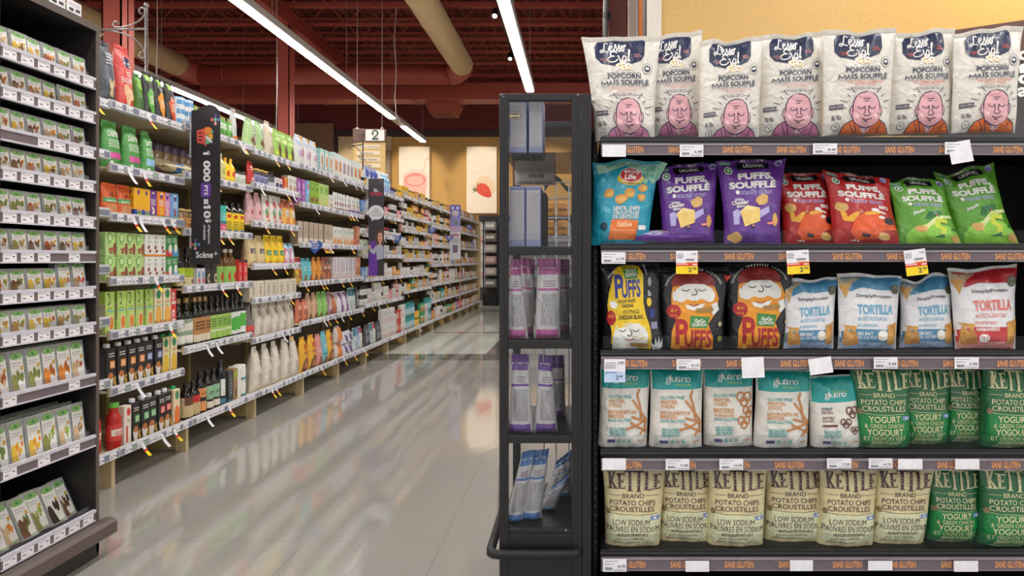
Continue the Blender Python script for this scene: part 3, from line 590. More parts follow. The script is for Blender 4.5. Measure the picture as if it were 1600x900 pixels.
def beanie():
    A = Art(1265, 225, 690, 600); INKF = FW('#1b1a1f')
    A.part('figure').P([(1122,225),(1108,300),(1104,400),(1132,470),(1100,560),(1094,692),(1402,692),(1400,600),(1362,505),(1425,410),(1436,320),(1398,225)], ORG)
    A.P([(1120,215),(1122,180),(1150,145),(1200,122),(1260,115),(1320,122),(1370,148),(1396,185),(1398,215)], MAR).P([(1116,190),(1200,172),(1260,168),(1320,172),(1400,192),(1402,232),(1320,214),(1260,210),(1200,214),(1118,236)], FW('#8c2b2b'))
    for i in range(13): A.L([(1130+i*21, 190-14*sin(pi*i/12)), (1130+i*21, 232-16*sin(pi*i/12))], 4, MAR)
    A.P([(1140,250),(1200,214),(1260,210),(1330,214),(1388,250),(1390,340),(1330,350),(1262,330),(1200,350),(1142,340)], FACE).P([(1190,352),(1262,366),(1340,352),(1310,392),(1255,404),(1210,392)], FACE).P([(1166,350),(1215,322),(1262,340),(1310,318),(1370,348),(1310,352),(1262,358),(1210,366)], ORG)
    A.E(1130, 300, 14, 38, FACE).E(1392, 298, 12, 36, FACE); eyes(A, 1207, 1312, 248, 1268, INKF); A.L([(1225,362),(1260,372),(1292,360)], 7, GRED)
    A.P([(1274,390),(1390,378),(1404,398),(1390,414),(1280,420)], STICK).P([(1378,360),(1425,345),(1432,372),(1440,400),(1400,440),(1384,420),(1400,400)], FACE)
    A.part('logo_patch').P([(1232,440),(1376,454),(1352,534),(1226,528)], GOG).T('GoGo', 1262, 465, 1342, 492, WHT, .03, -2).T('QUINOA', 1240, 494, 1352, 522, WHT, .03, -2)
    A.part('title_lettering').T('P', 1125, 466, 1215, 655, GRED, .03).T('UFFS', 1190, 540, 1388, 672, GRED, .03, -6).T('SPIROULI', 1160, 664, 1325, 690, GRED, .02).E(1118, 412, 50, 50, GRED).T('6g', 1096, 388, 1142, 424, ORG, .02).S(1092, 432, 1142, 446, 2, ORG, 3)
    A.part('round_print')
    for i in range(30):
        q = pi*(.93-.86*i/29)
        if i % 10 != 9: A.L([(1262+178*cos(q), 255-145*sin(q)), (1262+192*cos(q), 255-158*sin(q))], 6, WHT)
    A.P([(1455,160),(1470,145),(1484,158),(1500,148),(1508,165),(1480,200)], FW('#d8402c')).E(1450, 505, 16, 18, FW('#b9b38a')).E(1450, 612, 18, 22, FW('#9a9a3f'))
    return A
def yellow_puffs():
    A = Art(392, 228, 690, 600); BLU = FW('#27348b'); YL = FW('#ecc61f'); INKF = FW('#1b1a1f')
    A.part('figure').P([(262,140),(300,108),(350,98),(420,105),(462,120),(488,170),(486,260),(480,360),(495,450),(520,520),(528,600),(515,692),(250,692),(226,640),(228,560),(205,470),(198,380),(215,290),(240,220)], YL)
    A.P([(238,690),(240,600),(262,520),(330,508),(400,494),(470,512),(500,570),(506,600),(488,650),(485,692)], FACE).P([(260,545),(280,510),(340,516),(400,492),(470,512),(480,540),(440,505),(380,505),(330,525)], YL); eyes(A, 310, 410, 545, 368, INKF); A.L([(330,612),(362,620),(398,610)], 7, GRED)
    A.P([(360,640),(430,640),(500,645),(505,665),(440,675),(365,662)], STICK).P([(512,630),(545,660),(556,600),(566,650),(585,596),(590,650),(616,608),(600,670),(575,692),(530,692)], FACE); A.P([(216,355),(255,345),(282,375),(262,400),(225,395)], FACE)
    A.part('logo_patch').P([(328,112),(452,132),(440,200),(345,200)], GOG).T('GoGo', 356, 128, 436, 152, WHT, .03, 3).T('QUINOA', 350, 156, 440, 188, WHT, .03, 3)
    A.part('title_lettering').T('P', 262, 164, 330, 330, BLU, .03).T('UFFS', 315, 205, 462, 330, BLU, .03, 3).T('VEGAN WHITE', 282, 340, 420, 364, INKF, .02, 3).T('CHEDDAR', 308, 372, 402, 396, INKF, .02, 3).T('FROMAGE', 318, 412, 445, 438, INKF, .02, 3).T('CHEDDAR BLANC', 282, 448, 475, 478, INKF, .02, 3).E(225, 465, 36, 52, GRED).T('6g', 203, 440, 244, 472, ORG, .02)
    A.part('round_print').E(537, 225, 15, 32, FW('#9aa39a')).E(526, 362, 20, 30, YL).R(526, 412, 566, 470, FW('#2c3d8a')).R(530, 498, 582, 545, FW('#8d88a8')).S(520, 280, 545, 320, 3, WHT, 2)
    for i in range(10): A.L([(215+i*6, 178-i*6), (222+i*6, 186-i*6)], 5, WHT)
    for i in range(8): A.L([(490+i*3, 110+i*9), (500+i*3, 108+i*9)], 5, WHT)
    return A
CHIP = FW('#cf9a4a'); CHIP2 = FW('#b87f38')
def tortilla(red=False):
    A = Art(526, 212, 680, 510); BL = FW('#b3222c' if red else '#4786ad'); TB = FW('#dd7d76' if red else '#6fabc9'); LO = FW('#c23a3c' if red else '#4f86a6'); INKF = FW('#2a2a30')
    A.part('top_band').P([(330,200),(420,196),(742,180),(738,276),(560,272),(470,262),(380,290)], BL); A.P([(312,190),(420,196),(470,200),(400,240),(352,330),(318,260)], FW('#b9a88c')); A.P([(316,250),(400,232),(372,262),(350,335)], CHIP)
    A.E(695, 268, 33, 33, FW('#3a3f2e')).E(695, 268, 27, 27, FW('#6a6c54')).S(674, 258, 716, 278, 2, FW('#3a3f2e'), 1)
    A.part('title_lettering').T('SimplyProtein', 420, 303, 660, 332, INKF, .012, -3).T('TORTILLA', 420, 372, 680, 440, TB, .045).T('RESTAURANT', 458, 453, 597, 482, TB, .0).S(424, 456, 452, 480, 3, TB, 1).S(602, 456, 632, 480, 3, TB, 2).S(420, 498, 562, 520, 2, TB, 3)
    A.part('lower_band').P([(312,560),(420,536),(600,540),(708,545),(705,690),(320,690)], LO).P([(318,632),(440,624),(600,628),(708,630),(705,690),(320,690)], FW('#d8938c' if red else '#9fb0cf'))
    if red: A.T('HINT', 425, 520, 470, 538, WHT, .01).T('HABANERO', 424, 540, 580, 562, WHT, .03).E(470, 606, 34, 26, WHT).T('12 g', 446, 592, 496, 616, LO, .02)
    else: A.T('SEA SALT', 420, 556, 526, 576, WHT, .02).T('SEL DE MER', 420, 582, 556, 602, WHT, .02).E(600, 580, 40, 36, FW('#d8cbb8')).E(600, 568, 32, 22, WHT).T('12 g', 430, 634, 480, 660, FW('#4f86a6'), .02)
    A.part('chip_picture')
    for P_, c in (([(320,512),(418,518),(402,560)], CHIP), ([(330,560),(410,555),(432,640),(340,655)], CHIP2), ([(345,520),(395,600),(325,640)], CHIP), ([(636,512),(712,498),(700,640),(650,650)], CHIP2), ([(640,515),(690,545),(700,620),(632,640)], CHIP), ([(690,500),(716,490),(712,600)], CHIP)): A.P(P_, c)
    return A
TEAL = FW('#1f9d99'); ORT = FW('#d08a3c'); PRET = FW('#b5713a'); CHOC = FW('#6a3a34')
def pretzel(kind):
    A = Art(695, 187, 660, 560); PL = PRET if kind != 'choc' else CHOC
    A.part('top_band'); y = 252 if kind != 'choc' else 300; A.P([(506,100),(884,100),(884,y-4),(780,y),(600,y+3),(506,y-2)], TEAL)
    A.part('logo_lettering')
    for k, (ch, x) in enumerate(zip('glutino', (610, 640, 652, 684, 704, 722, 752))):
        wd = {'l': 8, 't': 16, 'i': 8}.get(ch, 30); A.T(ch, x, (158 if ch in 'l' else 164 if ch in 'ti' else 172)+(60 if kind == 'choc' else 0), x+wd*1.15, (202 if ch != 'g' else 222)+(60 if kind == 'choc' else 0), WHT, -.004)
    A.S(676, 212, 792, 228, 2, FW('#8fc46a'), 4)
    A.part('title_lettering')
    if kind == 'choc': A.S(575, 330, 665, 350, 1, TEAL, 1).T('COVERED', 575, 346, 655, 364, CHOC, .02).T('PRETZELS', 575, 370, 665, 388, CHOC, .02).T('BRETZELS', 575, 412, 672, 430, CHOC, .02).T('ENROBÉS', 575, 434, 665, 452, CHOC, .02).R(575, 474, 690, 490, CHOC)
    else:
        A.T('GLUTEN FREE', 572, 298, 742, 320, TEAL, .012).T('PRETZEL', 575, 328, 697, 352, ORT, .02).T('STICKS' if kind == 'stick' else 'TWISTS', 575, 358, 672, 382, ORT, .02).T('BÂTONNETS DE' if kind == 'stick' else 'BRETZELS', 572, 396, 786 if kind == 'stick' else 720, 426, ORT, .02).T('BRETZEL' if kind == 'stick' else 'TORSADÉS', 572, 430, 697 if kind == 'stick' else 726, 454, ORT, .02).T('SANS GLUTEN', 572, 459, 746, 480, TEAL, .012)
    A.S(586, 514, 715, 576, 5, TEAL, 2).R(575, 604, 632, 626, FW('#4a4a78')).E(660, 614, 14, 14, FW('#7fb9a9')).E(698, 614, 13, 12, FW('#a8b39a')).E(736, 614, 13, 13, FW('#7fb9a9')).S(806, 598, 850, 616, 1, ORT, 7)
    A.part('pretzel_picture')
    if kind == 'stick':
        for P_ in ([(800,258),(786,300),(812,380),(822,455)], [(752,330),(800,390),(862,470)], [(750,447),(800,462),(858,472)], [(742,485),(790,512),(866,548)], [(708,532),(770,512),(850,478)], [(864,470),(856,520),(866,560)], [(815,570),(850,530)]): A.L(P_, 15, PL); A.L([(x-2, y-2) for x, y in P_], 4, FW('#d39a5c'))
    else:
        for cx, cy, k in (((800, 330, 1.0), (836, 418, .8), (800, 488, .85)) if kind == 'twist' else ((816, 380, .9), (756, 462, .75), (824, 520, .6))):
            for dx, dy, r in ((-26, -12, 27), (26, -12, 27), (0, 20, 27)): A.L([(cx+k*(dx+r*cos(q)), cy+k*(dy+r*1.15*sin(q))) for q in lin_space(0, 2*pi, 16)], 12*k, PL)
    return A
def kettle_word(A, x0, x1, y0, y1, m, bark):
    n = 6; st = (x1-x0)/n; H = y1-y0
    for i, ch in enumerate('KETTLE'):
        X = x0+i*st+st*.05; w_ = st*.92; up = (.0, .12, -.05, -.02, .02, .14)[i]*H; dn = (.0, -.03, .1, .16, .06, .0)[i]*H; t = y0+up; u = y1+dn; sw = w_*.33
        def stem(xc): A.R(xc-sw/2, t, xc+sw/2, u, m).R(xc-sw*1.1, u-6, xc+sw*1.1, u, m)
        if ch == 'K': stem(X+sw); A.R(X-2, t, X+sw*2, t+6, m).P([(X+sw*1.3,(t+u)/2),(X+w_*.75,t),(X+w_,t),(X+sw*1.8,(t+u)/2+4),(X+w_*1.15,u),(X+w_*.75,u)], m)
        if ch in 'EL': stem(X+sw); A.R(X+sw*.4, u-8, X+w_, u, m).P([(X+w_-8,u),(X+w_,u),(X+w_,u-26)], m)
        if ch == 'E': A.R(X, t, X+w_*.95, t+8, m).P([(X+w_-10,t),(X+w_,t),(X+w_,t+22)], m).R(X+sw, (t+u)/2-4, X+w_*.75, (t+u)/2+4, m).R(X+w_*.68, (t+u)/2-13, X+w_*.78, (t+u)/2+13, m)
        if ch == 'T': stem(X+w_/2); A.R(X-w_*.08, t, X+w_*1.08, t+9, m).P([(X-w_*.08,t),(X+4,t),(X-w_*.08,t+26)], m).P([(X+w_*1.08,t),(X+w_-4,t),(X+w_*1.08,t+26)], m)
        for k in range(4): xx = X+(w_/2 if ch == 'T' else sw); A.R(xx-sw*.45, t+H*(.25+.17*k), xx-sw*.05+sw*.3*(k % 2), t+H*(.25+.17*k)+3.5, bark)
def kettle(green):
    A = Art(385, 190, 690, 600); TX = FW('#d9d3a4' if green else '#4a2f36'); B2 = FW('#12803f' if green else '#d3d5b0'); BK = FW('#3a5a3a' if green else '#d8c9a0')
    A.part('lower_band').P([(196,440),(300,452),(420,456),(574,444),(574,650),(400,662),(196,645)], B2); A.L([(196,438),(300,450),(420,454),(574,442)], 3, TX)
    A.part('title_lettering'); kettle_word(A, 216, 550, 146, 268, TX, BK)
    A.part('text_lettering').T('BRAND', 308, 298, 446, 330, TX, .004, -3).L([(222,310),(298,312)], 3, TX).L([(454,314),(545,312)], 3, TX).T('POTATO CHIPS', 228, 344, 520, 382, TX, .006, -3).T('CROUSTILLES', 228, 390, 516, 428, TX, .006, -3)
    if green: A.T('YOGURT', 262, 462, 480, 508, TX, .016).T('& GREEN ONION', 236, 516, 500, 546, TX, .0).T('YOGOURT', 246, 553, 496, 600, TX, .016).T('ET OIGNON VERT', 226, 606, 516, 636, TX, .0)
    else: A.T('LOW SODIUM', 242, 484, 490, 526, TX, -.002, -4).T('PAUVRES EN SODIUM', 204, 532, 560, 574, TX, -.002, -6)
    A.S(270, 584 if not green else 640, 480, 606 if not green else 655, 2, TX, 2).T('great taste...naturally', 258, 620 if not green else 656, 452, 638 if not green else 670, TX, -.004, -3).T('naturellement', 240, 642 if not green else 672, 430, 658 if not green else 684, TX, -.004, -3)
    A.part('small_marks').R(494, 462, 556, 492, FW('#7d95c4')).E(524, 477, 9, 9, WHT).E(216, 432, 14, 22, FW('#8a7a5a'))
    return A
def lentil():
    A = Art(330, 215, 680, 610); LG = FW('#9fd0b8'); CH = FW('#d0953f')
    A.part('top_band').P([(130,70),(590,75),(560,200),(520,240),(440,160),(330,120),(150,160)], LG); 
    for i in range(7): A.E(470+(i % 3)*40, 140+(i//3)*40, 16, 20, FW('#7fbfa4'))
    A.part('logo_patch').E(366, 205, 92, 48, FW('#d8b93a')).E(366, 182, 76, 52, WHT).E(366, 182, 71, 47, FW('#c8322f')).T('enjoy', 318, 142, 428, 178, WHT, .04, 4).T('Life', 325, 176, 400, 214, WHT, .04, 4).S(300, 228, 430, 242, 1, FW('#7a5a1f'), 2)
    A.part('chip_picture')
    for x, y, r, s in ((228, 305, 40, 1), (312, 350, 42, 2), (366, 310, 42, 3), (460, 270, 34, 4), (452, 335, 30, 5)): blob(A, x, y, r, CH, s, 7, .95); blob(A, x+6, y+4, r*.6, FW('#e3b25c'), s+20, 7)
    A.part('title_lettering').T('LENTIL CHIPS', 265, 402, 450, 430, WHT, .03).T('CROUSTILLES', 265, 434, 450, 460, WHT, .02).T('DE LENTILLES', 265, 464, 448, 490, WHT, .02)
    A.part('flavour_panel').P([(256,498),(340,494),(452,506),(442,640),(246,640)], FW('#e2742a')).T('CHEDDAR', 298, 522, 410, 548, FW('#f5d9b8'), .025).S(268, 570, 430, 576, 1, FW('#f5d9b8'), 2).S(300, 508, 390, 516, 1, FW('#f5d9b8'), 4).E(206, 545, 26, 30, FW('#1b3f52')).R(455, 540, 510, 570, WHT)
    return A
def make_bag(kind, c, shelf, label, cat, group, y0=.085, T=.05, seed=0, m='#d8d3c9', art=None, name='snack_bag', **kw):
    tl, tr, br, bl = [(XA(c[i], GY+y0-(.02 if i > 3 else 0)), ZA(c[i+1], GY+y0)) for i in (0, 2, 4, 6)]
    zf = SHELFZ[shelf]-.0052; br = (br[0], max(zf, zf if shelf >= 0 and br[1] < zf+.02 else br[1])); bl = (bl[0], max(zf, zf if bl[1] < zf+.02 else bl[1]))
    ox, oz = (bl[0]+br[0])/2, min(bl[1], br[1]); dx = lambda p: (p[0]-ox, p[1]-oz)
    t = thing(name, label, cat, (ox, GY+y0, oz), 0, group)
    B = Bag(dx(tl), dx(tr), dx(br), dx(bl), 0, T, seed=seed, **kw); fm = FILM(m, .34)
    b = MB(); B.body(b, fm); b.obj('pouch', t)
    if kw.get('seal', .95) < 1: b = MB(); B.hemmed(b, fm, B.seal+.008, 1.0); b.obj('top_seal', t)
    if art:
        for i, (pn, it) in enumerate(art.parts):
            b = MB(); draw(b, B, it, .0013+i*.0004, .00013, 28, 40); b.obj(pn, t)
    return t
PK = popcorn('#c9789c', '#d98f8f', 'HIMALAYAN PINK SALT', "SEL ROSE DE L'HIMALAYA"); OG = popcorn('#dd6a27', '#d9603f', '"NO CHEESE" CHEESINESS', 'AU FAUXMAGE')
g = 'bags of popcorn on the top gondola shelf'
for i, (c, art, l, y0, kw) in enumerate((
  ((908,56,1034,54,1024,216,930,216), PK, 'white popcorn bag with pink-robed figure, leftmost on the gondola top', .07, dict(pinch=.05, lean=.02)),
  ((1008,62,1097,48,1098,214,1012,214), PK, 'pink-robed popcorn bag half hidden behind the leftmost one', .155, dict(pinch=.03, crest=.006)),
  ((1093,68,1193,54,1188,215,1092,215), PK, 'third popcorn bag from the left, pink robe, raised right corner', .08, dict(pinch=.04, crest=.008)),
  ((1186,60,1291,46,1288,214,1184,214), PK, 'fourth popcorn bag, last one with a pink robe and pink text', .13, dict(pinch=.04, crest=.008)),
  ((1284,49,1400,45,1393,211,1288,213), OG, 'first popcorn bag with an orange robe, beside the last pink one', .075, dict(pinch=.04, crest=.006)),
  ((1394,52,1492,45,1488,210,1390,211), OG, 'middle one of three popcorn bags with orange robes', .115, dict(pinch=.03, crest=.005)),
  ((1488,50,1598,42,1591,208,1490,209), OG, 'orange-robed popcorn bag at the right end, in front of brown board', .08, dict(pinch=.04, crest=.006)))):
    make_bag('p', c, 0, l, 'popcorn bag', g, y0, .048, 31+i, '#dcd7cd', art, 'popcorn_bag', **kw)
g = 'bags of snacks on the second gondola shelf'
make_bag('l', (926,252,1034,250,1013,382,921,382), 1, 'blue lentil chip bag with orange panel, leaning at the left end', 'chip bag', g, .07, .045, 5, '#1f9ab5', lentil(), 'chip_bag', lean=.03, crest=-.008)
make_bag('l', (948,263,1016,260,1012,380,948,380), 1, 'blue chip bag hidden behind the blue lentil chip bag', 'chip bag', g, .20, .04, 6, '#1f9ab5', None, 'chip_bag', lean=.02)
for i, (c, col, m, l, y0) in enumerate((
  ((1024,262,1128,252,1118,379,1036,379), 'purple', '#63308f', 'left purple puffs bag with a cheese picture', .09),
  ((1121,252,1232,245,1224,378,1131,378), 'purple', '#63308f', 'right purple puffs bag, standing next to the red bags', .075),
  ((1212,268,1302,272,1318,378,1224,378), 'red', '#b3201f', 'left red puffs bag next to the purple ones', .125),
  ((1289,263,1396,280,1412,377,1304,377), 'red', '#b3201f', 'right red puffs bag with tilted top, next to the green ones', .075),
  ((1390,276,1482,284,1508,377,1404,377), 'green', '#5c9e2e', 'left green puffs bag with crumpled top and title', .08),
  ((1464,268,1560,258,1598,376,1496,376), 'green', '#5c9e2e', 'right green puffs bag, last on the second shelf', .12))):
    make_bag('f', c, 1, l, 'puffs bag', g, y0, .045, 50+i, m, puffs(col), 'puffs_bag', pinch=.1, crest=.012 if i > 3 else .004, lean=.03)
# purple bag lying flat in front
t = thing('puffs_bag', 'purple puffs bag lying flat at the shelf front, pale back showing', 'puffs bag', (XA(1035, GY+.05), GY+.05, SHELFZ[1]), 0, g)
B = Bag((-.19, .085), (.19, .085), (.19, -.01), (-.19, -.01), 0, .016, seed=3, wr=.8); R_ = Matrix.Rotation(-1.25, 4, 'X')
b = MB(); B.body(b, FILM('#63308f'), FILM('#c9c6dc')); b.xform(Matrix.Translation((0, 0, .02)) @ R_); b.obj('pouch', t)
b = MB(); draw(b, B, [('p', [(-1, .05), (.05, .95), (.3, .95), (-.05, .05)], FILM('#c9c6e4')), ('p', [(-.05, .05), (.3, .95), (.42, .95), (.1, .05)], FILM('#8a6cc0')), ('e', .05, .45, .1, .22, PUFFTAN), ('e', -.86, .12, .1, .14, FILM('#d8702c'))]+lines(.5, .3, .9, .6, 3, LAV, 2), .001, .0001, 8, 6); b.xform(Matrix.Translation((0, 0, .02)) @ R_); b.obj('front_print', t)
g = 'bags of snacks on the third gondola shelf'
make_bag('y', (938,414,1030,408,1040,546,940,546), 2, 'black and yellow puffs bag with a white face at bottom', 'puffs bag', g, .075, .045, 71, '#1d1c21', yellow_puffs(), 'puffs_bag', pinch=.07)
make_bag('y', (1026,418,1140,417,1132,546,1036,546), 2, 'left one of two black puffs bags with red-hatted bearded face', 'puffs bag', g, .09, .045, 72, '#1d1c21', beanie(), 'puffs_bag', pinch=.05)
make_bag('y', (1130,412,1240,409,1236,546,1140,546), 2, 'right one of two black puffs bags with red-hatted bearded face', 'puffs bag', g, .115, .045, 73, '#1d1c21', beanie(), 'puffs_bag', pinch=.04)
for i, (c, red, l, y0) in enumerate((
  ((1222,442,1312,429,1306,544,1226,544), 0, 'left blue tortilla chip bag next to the black puffs bags', .09),
  ((1310,428,1412,430,1404,544,1312,544), 0, 'middle blue tortilla chip bag with squared top corners', .075),
  ((1408,436,1492,430,1494,544,1408,544), 0, 'right blue tortilla chip bag with a dented top', .115),
  ((1485,420,1594,414,1592,541,1496,541), 1, 'red habanero tortilla chip bag at the right end of third shelf', .08))):
    make_bag('t', c, 2, l, 'tortilla chip bag', g, y0, .047, 80+i, '#e4e4e6', tortilla(red), 'chip_bag', pinch=.06, crest=(.008, .004, -.012, .005)[i], lean=.02)
g = 'pretzel and chip bags on the fourth gondola shelf'
for i, (c, k, l, y0) in enumerate((
  ((938,570,1017,570,1012,700,934,700), 'stick', 'pretzel stick bag at the left end, partly under a blue price tag', .09),
  ((1016,572,1099,572,1098,700,1014,700), 'stick', 'second pretzel stick bag from the left', .08),
  ((1097,568,1177,568,1177,700,1100,700), 'twist', 'pretzel bag showing two looped pretzels', .1),
  ((1181,576,1268,578,1263,700,1178,700), 'stick', 'third pretzel stick bag, below two blank hanging tags', .08),
  ((1262,588,1334,584,1346,698,1268,698), 'choc', 'small pretzel bag with chocolate-coated pretzels', .08))):
    make_bag('z', c, 3, l, 'pretzel bag', g, y0, .05, 90+i, '#dedad2', pretzel(k), 'pretzel_bag', pinch=.03, p=4, q=.5, seal=.97, base=.8)
for i, (c, l, y0) in enumerate((
  ((1325,566,1422,566,1424,700,1340,700), 'green potato chip bag next to the small pretzel bag', .08),
  ((1404,566,1484,566,1482,700,1410,700), 'second green potato chip bag on the fourth shelf', .13),
  ((1474,566,1546,566,1542,700,1474,700), 'third green potato chip bag, brown window at its foot', .16),
  ((1534,566,1622,566,1618,700,1536,700), 'green potato chip bag cut by the right picture edge, fourth shelf', .08))):
    make_bag('k', c, 3, l, 'chip bag', g, y0, .05, 100+i, '#23683f', kettle(True), 'chip_bag', pinch=.04, p=3.4, q=.5, seal=.97, base=.8)
g = 'potato chip bags on the bottom gondola shelf'
for i, (c, gr, l, y0) in enumerate((
  ((940,722,1042,722,1032,857,946,857), 0, 'cream potato chip bag at the left end of the bottom shelf', .08),
  ((1030,722,1112,722,1118,857,1028,857), 0, 'second cream potato chip bag from the left', .12),
  ((1106,722,1200,722,1194,857,1106,857), 0, 'third cream potato chip bag from the left', .08),
  ((1194,722,1286,722,1290,857,1192,857), 0, 'fourth cream potato chip bag, middle of the bottom shelf', .12),
  ((1280,722,1374,722,1366,857,1278,857), 0, 'fifth cream potato chip bag, next to the last cream one', .08),
  ((1364,722,1462,722,1446,857,1362,857), 0, 'sixth cream potato chip bag, touching the green bags', .1),
  ((1450,722,1530,722,1530,857,1448,857), 1, 'green potato chip bag beside the cream bags, bottom shelf', .12),
  ((1528,722,1628,722,1620,857,1530,857), 1, 'green potato chip bag cut by the right picture edge, bottom shelf', .08))):
    make_bag('k', c, 4, l, 'chip bag', g, y0, .052, 120+i, '#23683f' if gr else '#dccf9f', kettle(gr), 'chip_bag', pinch=.05, p=3.4, q=.5, seal=.97, base=.8, foot=.16)
# ---------------------------------------------------------------- clear sided display at the aisle's end
DY0, DY1 = 2.40, 2.92; DX0, DX1 = XA(780, DY0), XA(924, DY0); DT = ZA(146, DY0)
dsp = thing('side_display', 'narrow black shelf display with clear side panel beside the gondola', 'shelving', (DX0, DY0, 0))
def dpx(x, y, Y=DY0): return XA(x, Y)-DX0, ZA(y, Y)
PW = XA(794, DY0)-DX0; RX = XA(893, DY0)-DX0; W_ = DX1-DX0; DD = DY1-DY0
for n_, (x0, x1, y0) in enumerate(((0, PW, 0), (RX, XA(909, DY0)-DX0, 0), (0, PW, DD-.03), (RX, RX+.03, DD-.03))):
    b = MB(); b.rbox(x0, x1, y0, y0+.03, .02, DT, BLK2, .003); b.box(x0+(x1-x0)*.55, x0+(x1-x0)*.62, y0-.001, y0+.0005, .3, DT-.01, BLACK); b.obj('post', dsp)
b = MB(); b.rbox(XA(909.5, DY0)-DX0, W_, .0, DD, .02, DT, BLK2, .004); b.obj('side_panel', dsp)
b = MB(); z0, z1 = dpx(0, 157)[1], DT; b.rbox(PW, RX, 0, .028, z0, z1, BLK2, .003); b.rbox(PW, RX, DD-.03, DD, z0, z1, BLK2, .003); b.obj('top_bar', dsp)
for i, (ya, yb) in enumerate(((237, 246), (385, 398), (532, 545), (681, 693), (826, 834))):
    z1, z0 = dpx(0, ya)[1], dpx(0, yb)[1]
    b = MB()
    if i: b.rbox(PW*.6, RX+.005, .012, DD-.02, z1-.018, z1, SHELFB, .003); b.rbox(PW, RX, .0, .012, z0, z1, BLK2, .003); b.obj('shelf', dsp)
    else: b.rbox(PW*.6, RX+.005, .014, DD-.02, z1-.016, z1, CLEAR('smoked_shelf', '#c4c0bc', .03), .003); b.obj('clear_shelf', dsp)
b = MB(); b.box(PW-.004, RX+.004, .003, .007, dpx(0, 828)[1], dpx(0, 156)[1], ACRYL); b.obj('clear_panel', dsp)
b = MB(); b.box(PW-.004, RX+.004, DD-.01, DD-.006, dpx(0, 828)[1], dpx(0, 156)[1], ACRYL); b.obj('clear_panel', dsp)
b = MB(); b.rbox(0, W_, .004, DD, .0, dpx(0, 834)[1], BLK2, .006); b.obj('base', dsp)
b = MB(); z = dpx(0, 862)[1]; x0, x1 = XA(766, DY0)-DX0, XA(903, DY0)-DX0
b.tube([(x0+.0, .5, z), (x0, .02, z), (x0+.004, -.008, z), (x0+.016, -.02, z), (x0+.03, -.022, z), (x1-.03, -.022, z), (x1-.014, -.02, z), (x1-.003, -.008, z), (x1, .004, z)], .0165, BLACK, 12); b.obj('bumper', dsp)
b = MB(); b.box(-.008, -.006, .02, .40, dpx(0, 845)[1], dpx(0, 735)[1], ACRYL); b.box(-.03, -.006, .02, .4, dpx(0, 847)[1], dpx(0, 845)[1], ACRYL); b.add([(-.03, .02, dpx(0, 846)[1]), (-.03, .4, dpx(0, 846)[1]), (-.006, .4, dpx(0, 770)[1]), (-.006, .02, dpx(0, 770)[1])], [(0, 1, 2, 3)], ACRYL); b.obj('sign_holder', dsp)
for i, (x, y) in enumerate(((783, 148), (787, 151), (903, 148), (884, 829))): b = MB(); b.lathe([(.004, -.003), (.004, .0), (.001, .001)], STEEL, 8); b.xform(Matrix.Translation((dpx(x, y)[0], 0, dpx(x, y)[1])) @ Matrix.Rotation(pi/2, 4, 'X')); b.obj('bolt', dsp)
LILA = M('#8d91b4', .45); PAPER = M('#b9b5b4', .55); PRN = M('#9b96a2', .6)
SHZ = [dpx(0, y)[1]+.0005 for y in (237, 385, 532, 681, 826)]
for i, (x0, x1, yt, k, y0, l) in enumerate(((796, 823, 155, 0, 0, 'left lavender carton on the top shelf of clear display'), (826, 848, 150, 0, 0, 'right lavender carton on the top shelf of clear display'),
                               (796, 820, 291, 1, 0, 'left lavender carton on the second shelf of clear display'), (821.5, 845, 291, 1, 0, 'right lavender carton on the second shelf of clear display'), (846, 853, 301, 1, .06, 'slim dark carton right of the lavender ones, clear display'))):
    Y = DY0+.05+y0; a, c = XA(x0, Y), XA(x1, Y); H = ZA(yt, Y)-SHZ[k]
    t = thing('carton', l, 'carton', ((a+c)/2, Y, SHZ[k]), 0, 'cartons in the clear sided display'); W2 = c-a; dk = i == 4
    b = MB(); b.rbox(-W2/2, W2/2, 0, .17, 0, H, M('#34353d', .5) if dk else LILA, .002); b.obj('box', t)
    if not dk:
        b = MB(); S = flat(W2, H, 0); draw(b, S, [('r', -.82, .12, .82, .93, PAPER)]+lines(-.7, .14, .7, .9, 34, PRN, i)+lines(-.8, .955, .8, .98, 1, M('#5d64a8', .5), i)); b.obj('side_label', t)
b = MB(); Y = DY0+.046; Wp = XA(812, Y)-XA(793, Y); Hp = ZA(175, Y)-ZA(187, Y)
t = thing('oval_sticker', 'small black oval sticker on the clear display, upper left', 'sticker', (XA(804.5, DY0), DY0+.002, ZA(187, DY0)))
draw(b, flat(Wp, Hp, 0), [('e', 0, .5, 1, .5, M('#1e1c1a', .4)), ('e', 0, .5, .9, .42, M('#c9b98a', .4)), ('e', 0, .5, .84, .36, M('#1e1c1a', .4)), ('r', -.7, .38, .7, .6, M('#d9cfae', .4)), ('r', -.6, .43, .6, .48, M('#1e1c1a', .4)), ('r', -.6, .53, .6, .56, M('#1e1c1a', .4))], .001, .0002); b.obj('sticker', t)
